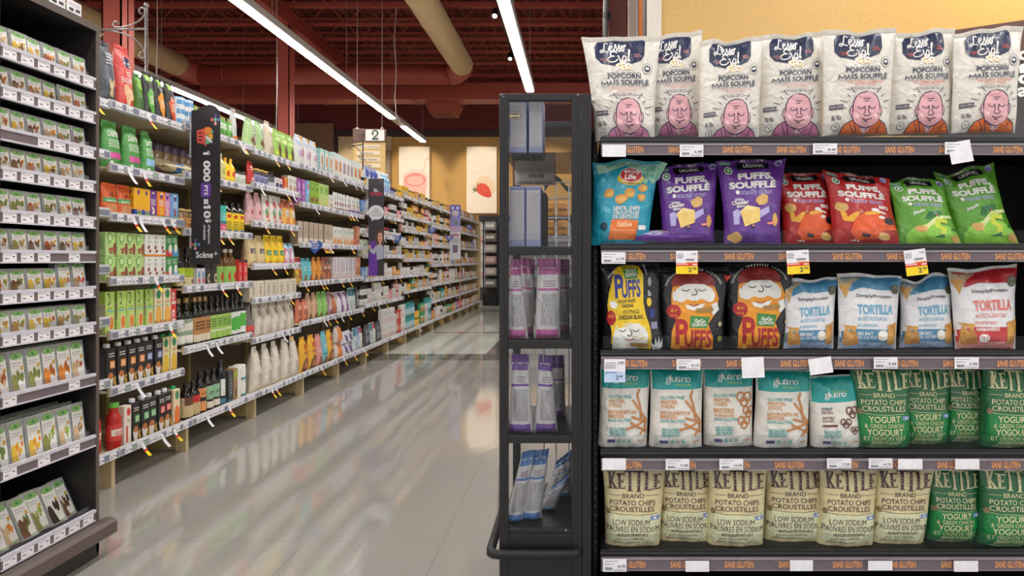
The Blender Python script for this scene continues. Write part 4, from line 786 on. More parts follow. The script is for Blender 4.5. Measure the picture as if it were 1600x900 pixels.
# the pricing policy sign read from behind
t = thing('policy_sign', 'sign with red border, its lettering seen reversed through the clear display', 'sign', (XA(836, 2.9), 2.9-.018, ZA(290, 2.9)))
sw, shh = XA(868, 2.9)-XA(803, 2.9), ZA(240, 2.9)-ZA(290, 2.9)
b = MB(); b.box(-sw/2, sw/2, .001, .003, 0, shh, M('#a8a29c', .5)); b.obj('sheet', t)
b = MB(); R2 = M('#93434a', .5)
draw(b, lambda a, c, e: (-a*sw/2, -e, c*shh), [('r', -1, 0, -.95, 1, R2), ('r', .95, 0, 1, 1, R2), ('r', -1, .95, 1, 1, R2)], 0, .0002); b.obj('border', t)
b = MB(); draw(b, lambda a, c, e: (-a*sw/2, -e, c*shh), [('t', 'Politique', -.5, .68, .35, .86, INK, .02), ('t', "d'exactitude", -.7, .45, .6, .62, M('#77736f', .5), 0), ('t', 'des prix', -.45, .2, .3, .38, INK, .02)]+lines(-.85, .04, .85, .14, 2, INK, 3), .0003, .0001); b.obj('lettering', t)
def side_bag(c, k, col, label, y0, seed, T=.05):
    Y = DY0+y0; tl, tr, br, bl = [(XA(c[i], Y), ZA(c[i+1], Y)) for i in (0, 2, 4, 6)]; ox = (bl[0]+br[0])/2
    dx = lambda p: (p[0]-ox, max(0, p[1]-SHZ[k]-.0005)); B = Bag(dx(tl), dx(tr), dx(br), dx(bl), 0, T, pinch=.02, seed=seed, p=3, q=.55, foot=.06, seal=.9)
    t = thing('standing_pouch', label, 'pouch', (ox, Y, SHZ[k]+.0005), 0, 'pouches in the clear sided display')
    b = MB(); B.body(b, FILM('#cbc8c6'), None, 18, 26); b.obj('pouch', t); cf = FILM(col)
    b = MB(); draw(b, B, [('r', -1, 0, 1, .12, cf), ('r', -1, .80, 1, 1, cf), ('r', -1, .60, 1, .63, cf)], .0012, .0001, 12, 30); b.obj('colour_band', t)
    b = MB(); draw(b, B, [('r', -.55, .16, .75, .57, FILM('#b9b5b4'))]+lines(-.5, .17, .7, .56, 17, FILM('#7d7880'), seed)+lines(-.4, .65, .6, .74, 3, FILM('#9a7f90'), seed), .0013, .0001, 12, 30); b.obj('text_panel', t)
PKB, PUR, BLB = '#b25a92', '#6f4a92', '#4f78b4'
for i, a in enumerate((((798,405,812,405,826,532,793,532), 2, PKB, 'leaning white pouch with pink top, leftmost on third shelf of clear display', .06), ((814,402,836,405,834,532,812,532), 2, PKB, 'narrow white pouch with pink top, second on third shelf', .16),
    ((840,404,876,404,876,531,835,531), 2, PKB, 'wide white pouch with pink bands, front of third shelf', .07), ((872,405,890,405,890,531,870,531), 2, PKB, 'pink-banded pouch behind the wide one, at the right', .24),
    ((800,553,826,553,833,677,793,677), 3, PUR, 'white pouch with purple bands, left on fourth shelf of clear display', .06), ((842,553,862,556,872,677,835,677), 3, PUR, 'white pouch with purple bands, right on fourth shelf', .07), ((850,555,882,555,884,655,846,655), 3, PUR, 'purple-banded pouch in the back row of fourth shelf', .3),
    ((816,706,836,702,816,824,790,824), 4, BLB, 'leaning pouch with blue top, front left on lowest clear shelf', .08), ((832,704,858,701,846,824,812,824), 4, BLB, 'second leaning pouch with blue top, lowest clear shelf', .1), ((862,760,892,738,868,824,840,824), 4, BLB, 'pouch lying over to the right, lowest clear shelf', .2), ((868,722,893,702,893,790,850,790), 4, BLB, 'grey blue pouch in the back row of lowest clear shelf', .34))):
    side_bag(a[0], a[1], a[2], a[3], a[4], 200+i, .035)
# wire rack with wrapped cookies seen through the panel
t = thing('cookie_rack', 'small wire rack of wrapped cookies seen through the clear display', 'rack', (XA(866, 3.6), 3.6, 0))
kx = lambda p: XA(p, 3.6)-XA(866, 3.6); kz = lambda y: ZA(y, 3.6)
b = MB()
for x in (850, 869, 889): b.tube([(kx(x), 0, 0), (kx(x), 0, kz(285))], .004, STEEL, 6)
for y in (285, 310, 341, 371): b.tube([(kx(846), 0, kz(y)), (kx(892), 0, kz(y))], .004, STEEL, 6)
b.obj('wire_frame', t)
b = MB(); b.grid(lambda u, v: (kx(848)+u*(kx(892)-kx(848)), .05+.1*v, kz(290)+.06*sin(pi*min(1, u*1.2))-.02*v), lin_space(0, 1, 10), lin_space(0, 1, 3), BLACK); b.obj('cover', t)
for r_, yy in enumerate((340, 369)):
    for c_, (xa, xb) in enumerate(((848, 866), (871, 887))):
        o = tag(link('cookie_pack', None, None, ((XA(xa, 3.64)+XA(xb, 3.64))/2, 3.64, ZA(yy, 3.64)+.005)), ('left', 'right')[c_]+' orange cookie pack in the '+('upper', 'lower')[r_]+' tier of the wire rack', 'cookie pack', 'cookie packs on the wire rack')
        w2 = XA(xb, 3.64)-XA(xa, 3.64); b = MB(); b.rbox(-w2/2, w2/2, 0, .05, 0, .082, FILM('#c98a3a'), .012, 3); b.obj('cookies', o)
        b = MB(); b.rbox(-w2/2+.004, w2/2-.004, -.002, .0, .03, .045, M('#8a5a2a', .5), .001); b.obj('label_band', o)
        b = MB(); b.box(-w2/2, w2/2, -.004, .05, -.005, .0, STEEL); b.obj('tray', o)
# ---------------------------------------------------------------- spice rack on the left
RX0, RY0, RY1 = -2.04, 2.385, 2.90
RK = M('#2a2625', .5); RKF = M('#5a4f4a', .5); RKI = M('#0d0c0e', .7); RL = M('#c8c6d2', .35); RB = M('#6d6166', .5)
rk = thing('spice_rack', 'tall dark rack of spice boxes at the left picture edge', 'shelving', (RX0, RY0, 0))
D = .42; LY = RY1-RY0
for y0, y1 in ((LY-.018, LY), (0, .018)): b = MB(); b.rbox(-D, -.002, y0, y1, .02, 2.25, RK, .002); b.box(-.003, .0, y0, y1, .02, 2.25, RKF); b.obj('side_panel', rk)
b = MB(); b.box(-D-.01, -D, 0, LY, .02, 2.25, RKI); b.obj('back_panel', rk)
b = MB(); b.rbox(-D, .0, 0, LY, 2.225, 2.25, RK, .002); b.box(-.001, .001, 0, LY, 2.222, 2.252, RKF); b.obj('top_panel', rk)
b = MB(); b.rbox(-D, -.0, 0, LY, .0, .135, RK, .003); b.obj('base', rk)
b = MB(); b.add([(x, y, z) for y in (-.3, LY+.04) for x, z in ((0, .072), (.035, .078), (.05, .09), (.05, .135), (.035, .148), (0, .15))], [(i, (i+1) % 6, (i+1) % 6+6, i+6) for i in range(6)]+[(0, 1, 2, 3, 4, 5), (11, 10, 9, 8, 7, 6)], RKF); b.obj('bumper', rk)
RZ = (2.0, 1.856, 1.707, 1.566, 1.414, 1.271, 1.124, .973, .756, .497, .181)
SP = {'tan': '#b08a55', 'brown': '#6b4a2e', 'green': '#5f7f3a', 'olive': '#8a8a4a', 'orange': '#d5822a', 'yellow': '#d9b23a', 'red': '#b8322a', 'dark': '#33261f', 'beige': '#cdb088', 'lime': '#8fae4a', 'rust': '#a8582a'}
GRN = M('#7fae6a', .45); GRN2 = M('#3f7f3f', .45); CARD = M('#e6e5e1', .45); GOLD = M('#c9a53a', .5)
SPM = {}
def spice_parts(h, pic, fill):
    k = (h, pic, fill)
    if k in SPM: return SPM[k]
    w_, d_ = .074, .036; g = random.Random(pic+fill)
    b = MB(); b.rbox(-w_/2, w_/2, .003, d_, 0, h, PET, .008, 3, .04); b.rbox(-w_/2-.003, w_/2+.003, 0, .005, 0, h+.003, PET, .002, 2); tray = b.mesh('tray')
    b = MB(); S = flat(w_*.84, h*.93, -.0004, 0, h*.025); tall = h > .12; pb = .40 if tall else .52
    it = [('r', -1, .02, 1, .9, CARD), ('p', [(-.95, .88), (-.5, .84 if tall else .82), (.5, .84 if tall else .82), (.95, .88), (.8, .96), (.4, 1.0), (-.4, 1.0), (-.8, .96)], GRN), ('p', [(-.25, .91), (-.05, .98), (.1, .94), (.3, .92), (.1, .88), (-.1, .88)], GRN2)]
    it += lines(-.75, .74, .6, .79, 1, GREYINK, 3)+lines(-.75, .68, .4, .72, 1, GREYINK, 4)+[('p', [(.5, .66), (.9, .68), (.88, .58), (.48, .56)], GOLD)]
    c = M(SP[pic], .5); c2 = M(SP[fill], .6)
    for i in range(7):
        x, y, r = .25+g.uniform(-.4, .45), pb+g.uniform(-.1, .1), g.uniform(.13, .22)
        it.append(('p', [(x+r*(1+g.uniform(-.3, .3))*cos(2*pi*j/7), y+r*.5*(1+g.uniform(-.3, .3))*sin(2*pi*j/7)) for j in range(7)], c if i % 3 else c2))
    it += [('p', [(-1, .02), (-1, pb), (-.8, pb+.1), (-.5, pb+.1), (-.25, pb), (-.1, .2), (.1, .02)], c2), ('l', [(.1, .04), (1, .06)], .08, GRN, .4)]
    draw(b, S, it, .0002, .00006); card = b.mesh('label_card')
    b = MB(); b.rbox(-w_/2+.006, w_/2-.006, .007, d_-.005, .004, h*(.42 if tall else .5), c2, .006, 2); fillm = b.mesh('spice_fill')
    SPM[k] = (tray, card, fillm); return SPM[k]
def spice(h, pic, fill, y, z, back, lean, label, group, spin=0.):
    t = tag(link('spice_box', None, None, (RX0-.022-back, y, z), (-lean, 0, pi/2+spin)), label, 'spice box', group)
    t.rotation_mode = 'XYZ'
    for n_, me in zip(('tray', 'label_card', 'spice_fill'), spice_parts(h, pic, fill)): link(n_, me, t)
for i, zc in enumerate(RZ):
    last = i == 10; zt = zc+.024
    b = MB(); b.rbox(-D, -.012, .018, LY-.018, zc-.022, zc-.004, RKI, .002); b.obj('shelf', rk); sh = None
    pr = MB(); pr.box(-.012, .0, .02, LY-.022, zc-.022, zt-.012, RB); pr.box(-.012, .003, .02, LY-.022, zt-.012, zt, RL); pr.box(-.012, .002, .02, LY-.022, zc-.026, zc-.020, RL)
    g = random.Random(i); y = .03
    while y < LY-.09:
        w_ = .058 if g.random() < .85 else .0
        if w_: pr.box(.0, .0015, y, y+w_, zc-.02, zt-.0125, TAGW); pr.box(.0015, .0018, y+.006, y+.022, zc-.012, zc-.006, GREYINK); pr.box(.0015, .0018, y+.04, y+.05, zc-.004, zc, INK); pr.box(.0015, .0018, y+.005, y+.04, zc+.004, zc+.006, GREYINK)
        y += .078 if i < 8 or last else .156
    pr.obj('price_rail', rk)
    b = MB(); b.box(-.30, -.014, LY-.034, LY-.032, zt, zt+.045, ACRYL); b.box(-.016, -.014, .03, LY-.03, zt-.005, zt+.02, ACRYL); b.obj('clear_divider', rk)
    h = .098 if i < 8 else .165; zs = zc+.0012
    row = ORD[i+1]+' shelf from the top' if i < 10 else 'bottom shelf'
    sets = {8: (('beige','rust'),('green','olive'),('green','olive'),('rust','orange'),('rust','orange'),('red','beige')), 9: (('green','green'),('orange','yellow'),('orange','yellow'),('lime','olive'),('lime','beige'),('brown','beige')), 10: (('green','olive'),('orange','beige'),('green','brown'),('lime','olive'),('dark','dark'),('dark','brown'))}
    names = {'beige': 'pale seeds', 'green': 'green leaves', 'rust': 'cinnamon sticks', 'red': 'red chillies', 'orange': 'orange roots', 'lime': 'light green leaves', 'brown': 'brown cloves', 'dark': 'dark dried pieces', 'tan': 'tan seeds', 'olive': 'olive herbs', 'yellow': 'yellow powder'}
    for k in range(6):
        pic, fl = sets[i][k] if i in sets else (g.choice(('tan', 'brown', 'green', 'olive', 'orange', 'rust', 'beige')), g.choice(('tan', 'olive', 'beige', 'brown', 'yellow', 'rust')))
        if i == 6 and k == 5: pic = 'red'
        hh = .125 if (i == 6 and k > 3) else h
        if last: spice(.165, pic, fl, 2.463+.072*k, zc+.0145, .03+.012*(k % 2), .42, f'tilted spice box showing {names[pic]}, {ORD[k+1]} from left, bottom shelf', 'spice boxes on the rack', -.12+.05*(k % 3))
        else: spice(hh, pic, fl, 2.4435+.0764*k, zs, .0+.008*g.random(), .12, f'spice box showing {names[pic]}, {ORD[k+1]} from left, {row}', 'spice boxes on the rack', g.uniform(-.06, .06))
    nb = 0 if i < 4 or last else (1 if i < 8 else 2)
    for r_ in range(nb):
        for k in range(6): spice(h, g.choice(('tan', 'green', 'rust')), 'olive', 2.444+.0763*k, zs, .06+.055*r_, .06, f'spice box in row {("two", "three")[r_]} behind {ORD[k+1]} from left, {row}', 'spice boxes on the rack')
for k in range(3):
    t = tag(link('spice_box', None, None, (RX0-.25, 2.50+.14*k, .181+.0+.002), (0, 0, pi/2+.1*k)), ('left', 'middle', 'right')[k]+' dark spice box lying flat behind the bottom row', 'spice box', 'spice boxes on the rack')
    for n_, me in zip(('tray', 'label_card', 'spice_fill'), spice_parts(.165, 'dark', 'dark')):
        o = link(n_, me, t, (0, .0, .04)); o.rotation_euler = (-pi/2, 0, 0)
# bags of nuts on top of the rack
for k, (yy, l) in enumerate(((2.60, 'green and white bag of nuts on the spice rack, nearest the left edge'), (2.70, 'middle bag of nuts on top of the spice rack'), (2.79, 'bag of pink nuts on top of the spice rack, right end'))):
    t = tag(link('nut_bag', None, None, (RX0-.07, yy, 2.2535), (0, 0, pi/2)), l, 'nut bag', 'bags of nuts on the spice rack')
    B = Bag((-.045, .2), (.045, .2), (.045, 0), (-.045, 0), 0, .03, seed=300+k, foot=.1)
    b = MB(); B.body(b, FILM('#d8d3c4'), None, 16, 20); b.obj('pouch', t)
    b = MB(); draw(b, B, [('r', -.9, .0, .9, .2, FILM('#93a86a')), ('r', -.8, .25, .8, .8, FILM('#a8776a' if k else '#b9b08a'))]+[('e', -.6+.3*(j % 5), .3+.12*(j//5), .12, .05, FILM('#c99a80' if k else '#c7b48a'), 8) for j in range(20)], .001, .0001, 10, 12); b.obj('front_print', t)
    b = MB(); b.box(-.04, .04, -.045, -.044, .01, .06, TAGW); draw(b, flat(.08, .05, -.045, 0, .01), lines(-.8, .6, .8, .85, 2, GREYINK, 2)+[('r', -.7, .15, -.1, .4, INK), ('r', .2, .2, .8, .45, INK)], .0003); b.obj('price_card', t)
# ---------------------------------------------------------------- groceries: one of each kind, then copies
PR = {}
def K(h, r=.5, k=''): return M('#'+h, r, k)
def parse(s, film=False):
    o = []
    for q in s.split(';'):
        q = q.strip()
        if not q: continue
        f = q.split(','); n = lambda a, b: [float(x) for x in f[a:b]]; m = FILM('#'+f[-1]) if film else K(f[-1])
        if f[0] == 't': o.append(('t', f[1], *n(2, 6), m, .02))
        elif f[0] == 'x': o += lines(*n(1, 5), int(float(f[5])), m, len(s))
        elif f[0] == 'p': v = n(1, -1); o.append(('p', list(zip(v[::2], v[1::2])), m))
        elif f[0] == 'b':   # scatter of small pieces
            g = random.Random(len(s)); x, y, rx, ry = n(1, 5)
            for i in range(7): o.append(('e', x+rx*g.uniform(-.7, .7), y+ry*g.uniform(-.7, .7), rx*.36, ry*.36, m, 7))
        else: o.append((f[0], *n(1, 5), m))
    return o
def reg(key, name, desc, cat, parts, w_, d_, h_): PR[key] = dict(name=name, desc=desc, cat=cat, parts=parts, w=w_, d=d_, h=h_)
def box(key, name, desc, cat, w_, d_, h_, col, art='', side='', cap=None):
    b = MB(); b.rbox(-w_/2, w_/2, -d_/2, d_/2, 0, h_, K(col, .4), .0025, 1); P = [('body', b.mesh('body'))]
    if art: b = MB(); draw(b, flat(w_, h_, -d_/2), parse(art), .0006, .0002); P.append(('front_panel', b.mesh('front_panel')))
    if side: b = MB(); draw(b, lambda a, v, e: (-w_/2-e, -a*d_/2, v*h_), parse(side), .0006, .0002); P.append(('side_print', b.mesh('side_print')))
    if cap: b = MB(); b.lathe([(.017, 0), (.017, .018), (.014, .022)], K(cap, .35), 14, 0, 0); b.xform(Matrix.Translation((0, -d_*.1, h_))); P.append(('cap', b.mesh('cap')))
    reg(key, name, desc, cat, P, w_, d_, h_)
def bottle(key, name, desc, cat, r, h, col, cap, label='', lc=None, b0=.15, b1=.5, sh=.62, nk=.36, rough=.12, seg=16):
    pf = [(r*.88, 0), (r, .012), (r, sh*h), (r*.93, (sh+.05)*h), (r*.62, (sh+.13)*h), (r*nk, (sh+.19)*h), (r*nk, .93*h)]
    b = MB(); b.lathe(pf, K(col, rough), seg); P = [('body', b.mesh('body'))]
    if lc: b = MB(); b.lathe([(r*1.012, b0*h), (r*1.012, b1*h)], K(lc, .5), seg, cap=False); draw(b, cyl(r*1.012, b0*h, b1*h), parse(label), .0006, .0003, 8, 4); P.append(('label', b.mesh('label')))
    b = MB(); b.lathe([(r*nk*1.12, .90*h), (r*nk*1.14, .99*h), (r*nk, h)], K(cap, .35), 12); P.append(('cap', b.mesh('cap')))
    reg(key, name, desc, cat, P, 2*r, 2*r, h)
def jar(key, name, desc, cat, r, h, col, lid, label='', lc=None, b0=.12, b1=.72, lh=.16, rough=.15, seg=16):
    b = MB(); b.lathe([(r*.93, 0), (r, .01), (r, (1-lh)*h*.95), (r*.9, (1-lh)*h)], K(col, rough), seg); P = [('body', b.mesh('body'))]
    if lc: b = MB(); b.lathe([(r*1.012, b0*h), (r*1.012, b1*h)], K(lc, .5), seg, cap=False); draw(b, cyl(r*1.012, b0*h, b1*h), parse(label), .0006, .0003, 8, 4); P.append(('label', b.mesh('label')))
    b = MB(); b.lathe([(r*.96, (1-lh)*h), (r*.98, .985*h), (r*.92, h)], K(lid, .35), seg); P.append(('lid', b.mesh('lid')))
    reg(key, name, desc, cat, P, 2*r, 2*r, h)
def pouch(key, name, desc, cat, w_, h_, T, col, art='', top=.9, crest=0., seal=.92, pinch=.03, wr=1.):
    B = Bag((-w_/2*top, h_), (w_/2*top, h_), (w_/2, 0), (-w_/2, 0), 0, T, pinch, seed=len(key)*7+sum(map(ord, key)), wr=wr, p=3, q=.55, foot=.09, crest=crest, seal=seal)
    b = MB(); B.body(b, FILM('#'+col), None, 12, 16); P = [('pouch', b.mesh('pouch'))]
    b = MB(); B.hemmed(b, FILM('#'+col), seal+.01, 1, 3); P.append(('top_seal', b.mesh('top_seal')))
    if art: b = MB(); draw(b, B, parse(art, True), .0014, .0001, 14, 20); P.append(('front_print', b.mesh('front_print')))
    reg(key, name, desc, cat, P, w_, 2*T, h_)
# bay left of the points sign
TXD = ';x,-.7,.62,.7,.8,3,e8e6e0'
pouch('flour_d', 'flour_bag', 'dark grey flour bag', 'flour bag', .112, .36, .05, '3f434c', 'r,-.7,.3,.7,.62,5a6070;b,.1,.25,.5,.16,c9b48a;x,-.6,.64,.6,.84,4,c9c9cf', .8)
pouch('flour_r', 'flour_bag', 'tall red flour bag', 'flour bag', .15, .38, .055, 'd84a44', 'p,-.45,.66,.5,.66,.5,.78,0,.83,-.45,.78,2c3354;x,-.4,.67,.4,.76,2,e9e0d8;x,-.3,.53,.3,.62,2,e9d0c8;t,BASMATI,-.7,.41,.7,.5,f0e6dc;b,.05,.2,.6,.16,ecc9a0;b,-.1,.25,.5,.14,e8b890', .72)
pouch('seed_g', 'seed_pouch', 'narrow green seed pouch', 'pouch', .06, .25, .04, '4f8a35', 'r,-.8,.1,.8,.4,3a6a2a;r,-.6,.6,.6,.85,8fc04a', .8)
for k, c, n in (('seed_1', '5fae4a', 'green leaf'), ('seed_2', 'eb9a2c', 'orange leaf'), ('seed_3', 'd9603f', 'coral leaf')):
    pouch(k, 'seed_pouch', f'black seed pouch with {n}', 'pouch', .104, .28, .04, '26241f', f'p,-.7,.5,-.2,.66,.6,.6,.75,.4,.5,.15,.1,.08,-.5,.25,{c};r,-.6,.8,.6,.94,8fbf3a;x,-.3,.3,.4,.5,4,f0e6d0;e,-.6,.07,.14,.04,cfd8b0;r,.1,.05,.6,.11,5a8fc0', .86)
jar('can_bw', 'canister', 'blue and white checked canister', 'canister', .042, .19, 'dfe3e8', '4f8fc4', 'r,-1,.05,-.35,.22,5fa0d4;r,-.25,.05,.35,.22,5fa0d4;r,.45,.05,1,.22,5fa0d4;r,-1,.4,-.6,.58,5fa0d4;r,-.5,.4,.1,.58,5fa0d4;r,.2,.4,.8,.58,5fa0d4;r,-1,.76,-.35,.93,5fa0d4;r,-.25,.76,.35,.93,5fa0d4;r,.45,.76,1,.93,5fa0d4', 'e6e8ea', .02, .96, .06, .4)
pouch('rice_p', 'rice_bag', 'green rice bag, pink label', 'rice bag', .15, .27, .045, '4f9a4a', 't,DAINTY,-.7,.66,.7,.78,e9efe4;x,-.7,.44,.7,.62,4,d8e8d0;r,-.7,.2,.8,.33,cf5a9a;e,-.5,.1,.16,.05,d9e6cf', .8)
pouch('rice_b', 'rice_bag', 'green rice bag, blue label', 'rice bag', .12, .27, .045, '529e4c', 't,DAINTY,-.7,.66,.7,.78,e9efe4;x,-.7,.44,.7,.62,4,d8e8d0;r,-.75,.2,.75,.36,8fc0dc;e,-.5,.1,.16,.05,d9e6cf', .62)
pouch('pasta_o', 'rice_pouch', 'orange rice pouch', 'pouch', .115, .19, .035, 'd95f2a', 't,ola,-.4,.6,.4,.78,7a2a1a;r,-.95,.42,.95,.56,4f9a5a;x,-.7,.44,.7,.54,1,e8e8d8;p,-.9,.05,.9,.05,.7,.36,-.6,.38,c98a5a', .9)
box('mac_y', 'pasta_box', 'yellow and blue pasta box', 'pasta box', .075, .05, .185, 'eeb223', 'r,-1,0,1,.3,2f4a9a;e,0,.86,.3,.08,7a4a8a;b,.2,.34,.6,.12,f0b84a;r,-.4,.05,.8,.2,7fae5a', 'r,-1,0,1,.3,2f4a9a;x,-.7,.4,.7,.75,6,a87a1a;e,0,.86,.3,.06,7a4a8a')
for k, c, c2, n in (('mac_p', '7a3a8f', 'efe4d0', 'purple'), ('mac_o', 'ec8a2c', 'f2c24a', 'orange'), ('mac_k', 'd98ac4', 'f2d9a0', 'pink'), ('mac_b', '6fa8d8', 'b85a5a', 'light blue')):
    box(k, 'pasta_box', f'{n} pasta box', 'pasta box', .072, .05, .185, c, f'e,0,.84,.35,.1,5a3a8a;r,-.3,.88,.3,.94,e9e0c8;x,-.6,.5,.6,.72,4,f0e6e0;b,.1,.32,.6,.14,{c2};r,-.7,.05,.8,.17,7fae5a')
box('lentil_box', 'lentil_box', 'pale green lentil box', 'food box', .082, .05, .135, 'b4d487', 'e,-.2,.78,.6,.2,6aa552;e,-.15,.78,.42,.14,c4de9a;e,.75,.3,.3,.26,8a4a3a;b,.1,.22,.6,.16,a8604a;x,-.8,.5,-.1,.58,2,6a8a4a', 'x,-.7,.3,.7,.8,6,7a9a5a')
box('bean_box', 'bean_box', 'white bean box, orange foot', 'food box', .068, .05, .135, 'e6e4df', 'r,-1,0,1,.09,dd8f2c;b,.1,.34,.5,.18,8a3a2a;x,-.5,.6,.5,.72,2,9a9aa0;e,0,.85,.2,.05,7fa06a', 'r,-1,0,1,.09,dd8f2c;x,-.7,.3,.7,.8,6,a8a6a2')
box('coco_r', 'coconut_box', 'green and red coconut box', 'food box', .07, .05, .135, '3f8a4a', 'r,-1,0,1,.3,c8453a;e,.3,.35,.5,.22,ecebe4;x,-.6,.65,.6,.9,3,d8e8d0')
box('coco_b', 'coconut_box', 'green and blue coconut box', 'food box', .07, .05, .135, '3f8a4a', 'r,-1,0,1,.34,4fa0cf;e,.3,.4,.5,.22,ecebe4;x,-.6,.68,.6,.92,3,d8e8d0')
box('soup_g', 'soup_carton', 'green soup carton, orange bowl', 'carton', .074, .07, .235, 'b7d36c', 'p,-.8,.95,-.2,.98,.05,.8,-.2,.66,-.6,.7,.0,.78,-.3,.9,2f7a4a;r,-.8,.52,.7,.55,5a9fc4;e,.15,.24,.6,.2,e9e2cf;e,.2,.25,.5,.16,dd8432;x,-.6,.58,.5,.64,2,7a9a4a', 'r,-1,.32,1,.7,9a927c;p,-1,.32,1,.32,1,.7,a8a088;r,-.6,.05,.6,.16,e9e6dc;x,-.5,.06,.5,.15,1,4a4a3a;r,-1,.72,1,1,8fae3f')
box('soup_c', 'soup_carton', 'cream soup carton, squash bowl', 'carton', .074, .07, .235, 'eadfb8', 'r,-1,0,1,.16,c08a54;e,0,.3,.75,.24,dd9a3c;e,0,.3,.62,.2,e8b04f;e,0,.84,.6,.12,3f8f5f;r,-1,.54,1,.56,7fb89a;x,-.6,.6,.6,.7,3,b0824a', 'x,-.7,.2,.7,.8,8,c0ab7c', '2f9a5f')
box('red_box', 'tomato_carton', 'small red tomato carton', 'carton', .062, .05, .112, 'd8433a', 'e,-.1,.6,.5,.22,e9d8d4;r,-.6,.12,.6,.3,e9d8d4;x,-.4,.5,.4,.7,2,c83a34')
CUP = ';p,-.9,.3,-.2,.34,.3,.3,.2,0,-.5,0,d8d4cf;e,-.2,.33,.55,.08,b8703a;b,.65,.16,.35,.16,c9a04a'
for k, c, n in (('bro_o', 'e08a2c', 'orange'), ('bro_g', '5fae6a', 'green'), ('bro_r', 'd8433f', 'red'), ('bro_b', '6f7fb8', 'blue')):
    box(k, 'broth_carton', f'black broth carton, {n} patch', 'carton', .078, .07, .235, '201d1f', f'x,-.6,.78,.6,.9,2,d8d4cc;r,-.35,.5,.75,.68,{c};x,-.2,.53,.6,.66,3,efe6d8'+CUP, 'x,-.7,.2,.7,.8,9,4a4648', 'dcdde0')
box('bro_y', 'broth_carton', 'cream broth carton, yellow bowl', 'carton', .074, .07, .235, 'e9dcae', 'r,-1,0,1,.12,b98a58;e,0,.28,.8,.26,d9a72c;e,0,.28,.7,.22,e6bd3c;e,0,.84,.6,.12,3f8f5f;x,-.6,.6,.6,.7,3,b0824a', 'x,-.7,.2,.7,.8,8,c0ab7c', '2f9a5f')
box('bro_t', 'broth_carton', 'cream broth carton, tomato bowl', 'carton', .074, .07, .235, 'e6d2aa', 'r,-1,0,1,.14,b0744a;e,0,.3,.8,.26,d9622c;e,0,.3,.7,.22,e67a3c;e,0,.84,.6,.12,3f8f5f', '', '2f9a5f')
bottle('sauce', 'sauce_bottle', 'red sauce bottle, green cap', 'bottle', .038, .26, 'b8281f', '5fae3f', 'r,-1,.3,1,.7,e9dccf;x,-.6,.36,.6,.62,2,c83a2c', 'd8403a', .2, .55, .66, .62, .25)
box('cracker_w', 'cracker_box', 'slim white cracker box', 'food box', .06, .05, .23, 'e2d8cc', 'e,.2,.84,.5,.1,d8433a;r,-.5,.1,.0,.5,c8544a;r,-.2,.6,.6,.64,8fae5a', 'x,-.7,.2,.7,.8,8,c8b8a8')
# bay just past the points sign
jar('spice_jar', 'dressing_bottle', 'brown bottle with purple cap', 'bottle', .043, .21, '8f7358', '4a3a52', 'r,-1,0,1,.4,5a3f72;x,-.6,.5,.6,.8,2,cfc4b0', 'cbb98f', .12, .5, .25)
pouch('sugar', 'sugar_bag', 'blue and white sugar bag, lying', 'sugar bag', .10, .3, .035, 'd8c8a0', 'r,-1,.3,1,.62,2f6fb0;x,-.6,.4,.6,.52,2,e0e6ea', .95)
B_ = Bag((-.0475, .3), (.0475, .3), (.05, 0), (-.05, 0), 0, .035, .03, seed=len('sugar')*7+sum(map(ord, 'sugar')), p=3, q=.55, foot=.09, seal=.92)
b = MB(); draw(b, lambda a, v, e: B_(a, v, e, 1), [('r', -1, .3, 1, .62, FILM('#2f6fb0'))], .0014, .0001, 14, 20); PR['sugar']['parts'].append(('blue_band', b.mesh('blue_band')))
pouch('tray_g', 'seasoning_pouch', 'green pouch, orange hang tag', 'pouch', .062, .17, .02, '6fb24f', 'r,-.6,.86,.6,1,d98a5a;r,-.8,.45,.8,.7,dfe6d4;x,-.5,.5,.5,.64,2,6a8a5a;p,-.9,.05,.9,.05,.6,.4,-.4,.35,4f8a3a', .8)
pouch('clear_o', 'noodle_bag', 'clear bag with orange tag', 'pouch', .07, .26, .025, 'cfd2cc', 'r,-.8,.02,.8,.2,dd7a3a;r,-.6,.9,.6,1,d98a6a;x,-.5,.3,.5,.5,3,a8aca8', .7)
pouch('teal_w', 'flour_bag', 'white bag with teal corner', 'flour bag', .17, .27, .05, 'd9cdb8', 'p,-1,0,1,0,1,.3,.2,.36,-.5,.2,-1,.5,1f8a78;t,Cuisine,-.4,.45,.5,.62,2a8a78;x,.1,.08,.9,.26,3,e6e4da', .85)
bottle('lemon', 'juice_bottle', 'pale lemon juice bottle', 'bottle', .035, .22, 'd6cb8a', 'e8e4d4', 'e,0,.5,.6,.35,b9c06a', 'ded69a', .2, .6)
bottle('yellow', 'juice_bottle', 'bright yellow squeeze bottle', 'bottle', .034, .2, 'f0c814', 'e8b214', 'e,0,.5,.5,.3,d8432c', 'f4d62a', .2, .6)
jar('wg_jar', 'food_jar', 'white jar with green patch', 'jar', .045, .12, 'dcdad0', '2a2a2c', 'r,.0,.2,.9,.7,6fbf3f;x,-.8,.3,-.1,.7,3,9aa59a', 'e6e4da', .06, .8, .18)
pouch('red_p', 'sauce_pouch', 'red food pouch', 'pouch', .10, .19, .03, 'c8322f', 'x,-.5,.6,.5,.8,2,e9c0b8;e,.2,.25,.25,.08,ecd8d0;e,-.2,.23,.22,.08,ecd8d0', .9)
bottle('o_jar', 'sauce_jar', 'orange labelled jar', 'jar', .04, .15, '7a5a32', 'b89a5a', 'b,0,.5,.6,.4,7a4a2a', 'd9a05a', .1, .6, .72, .7)
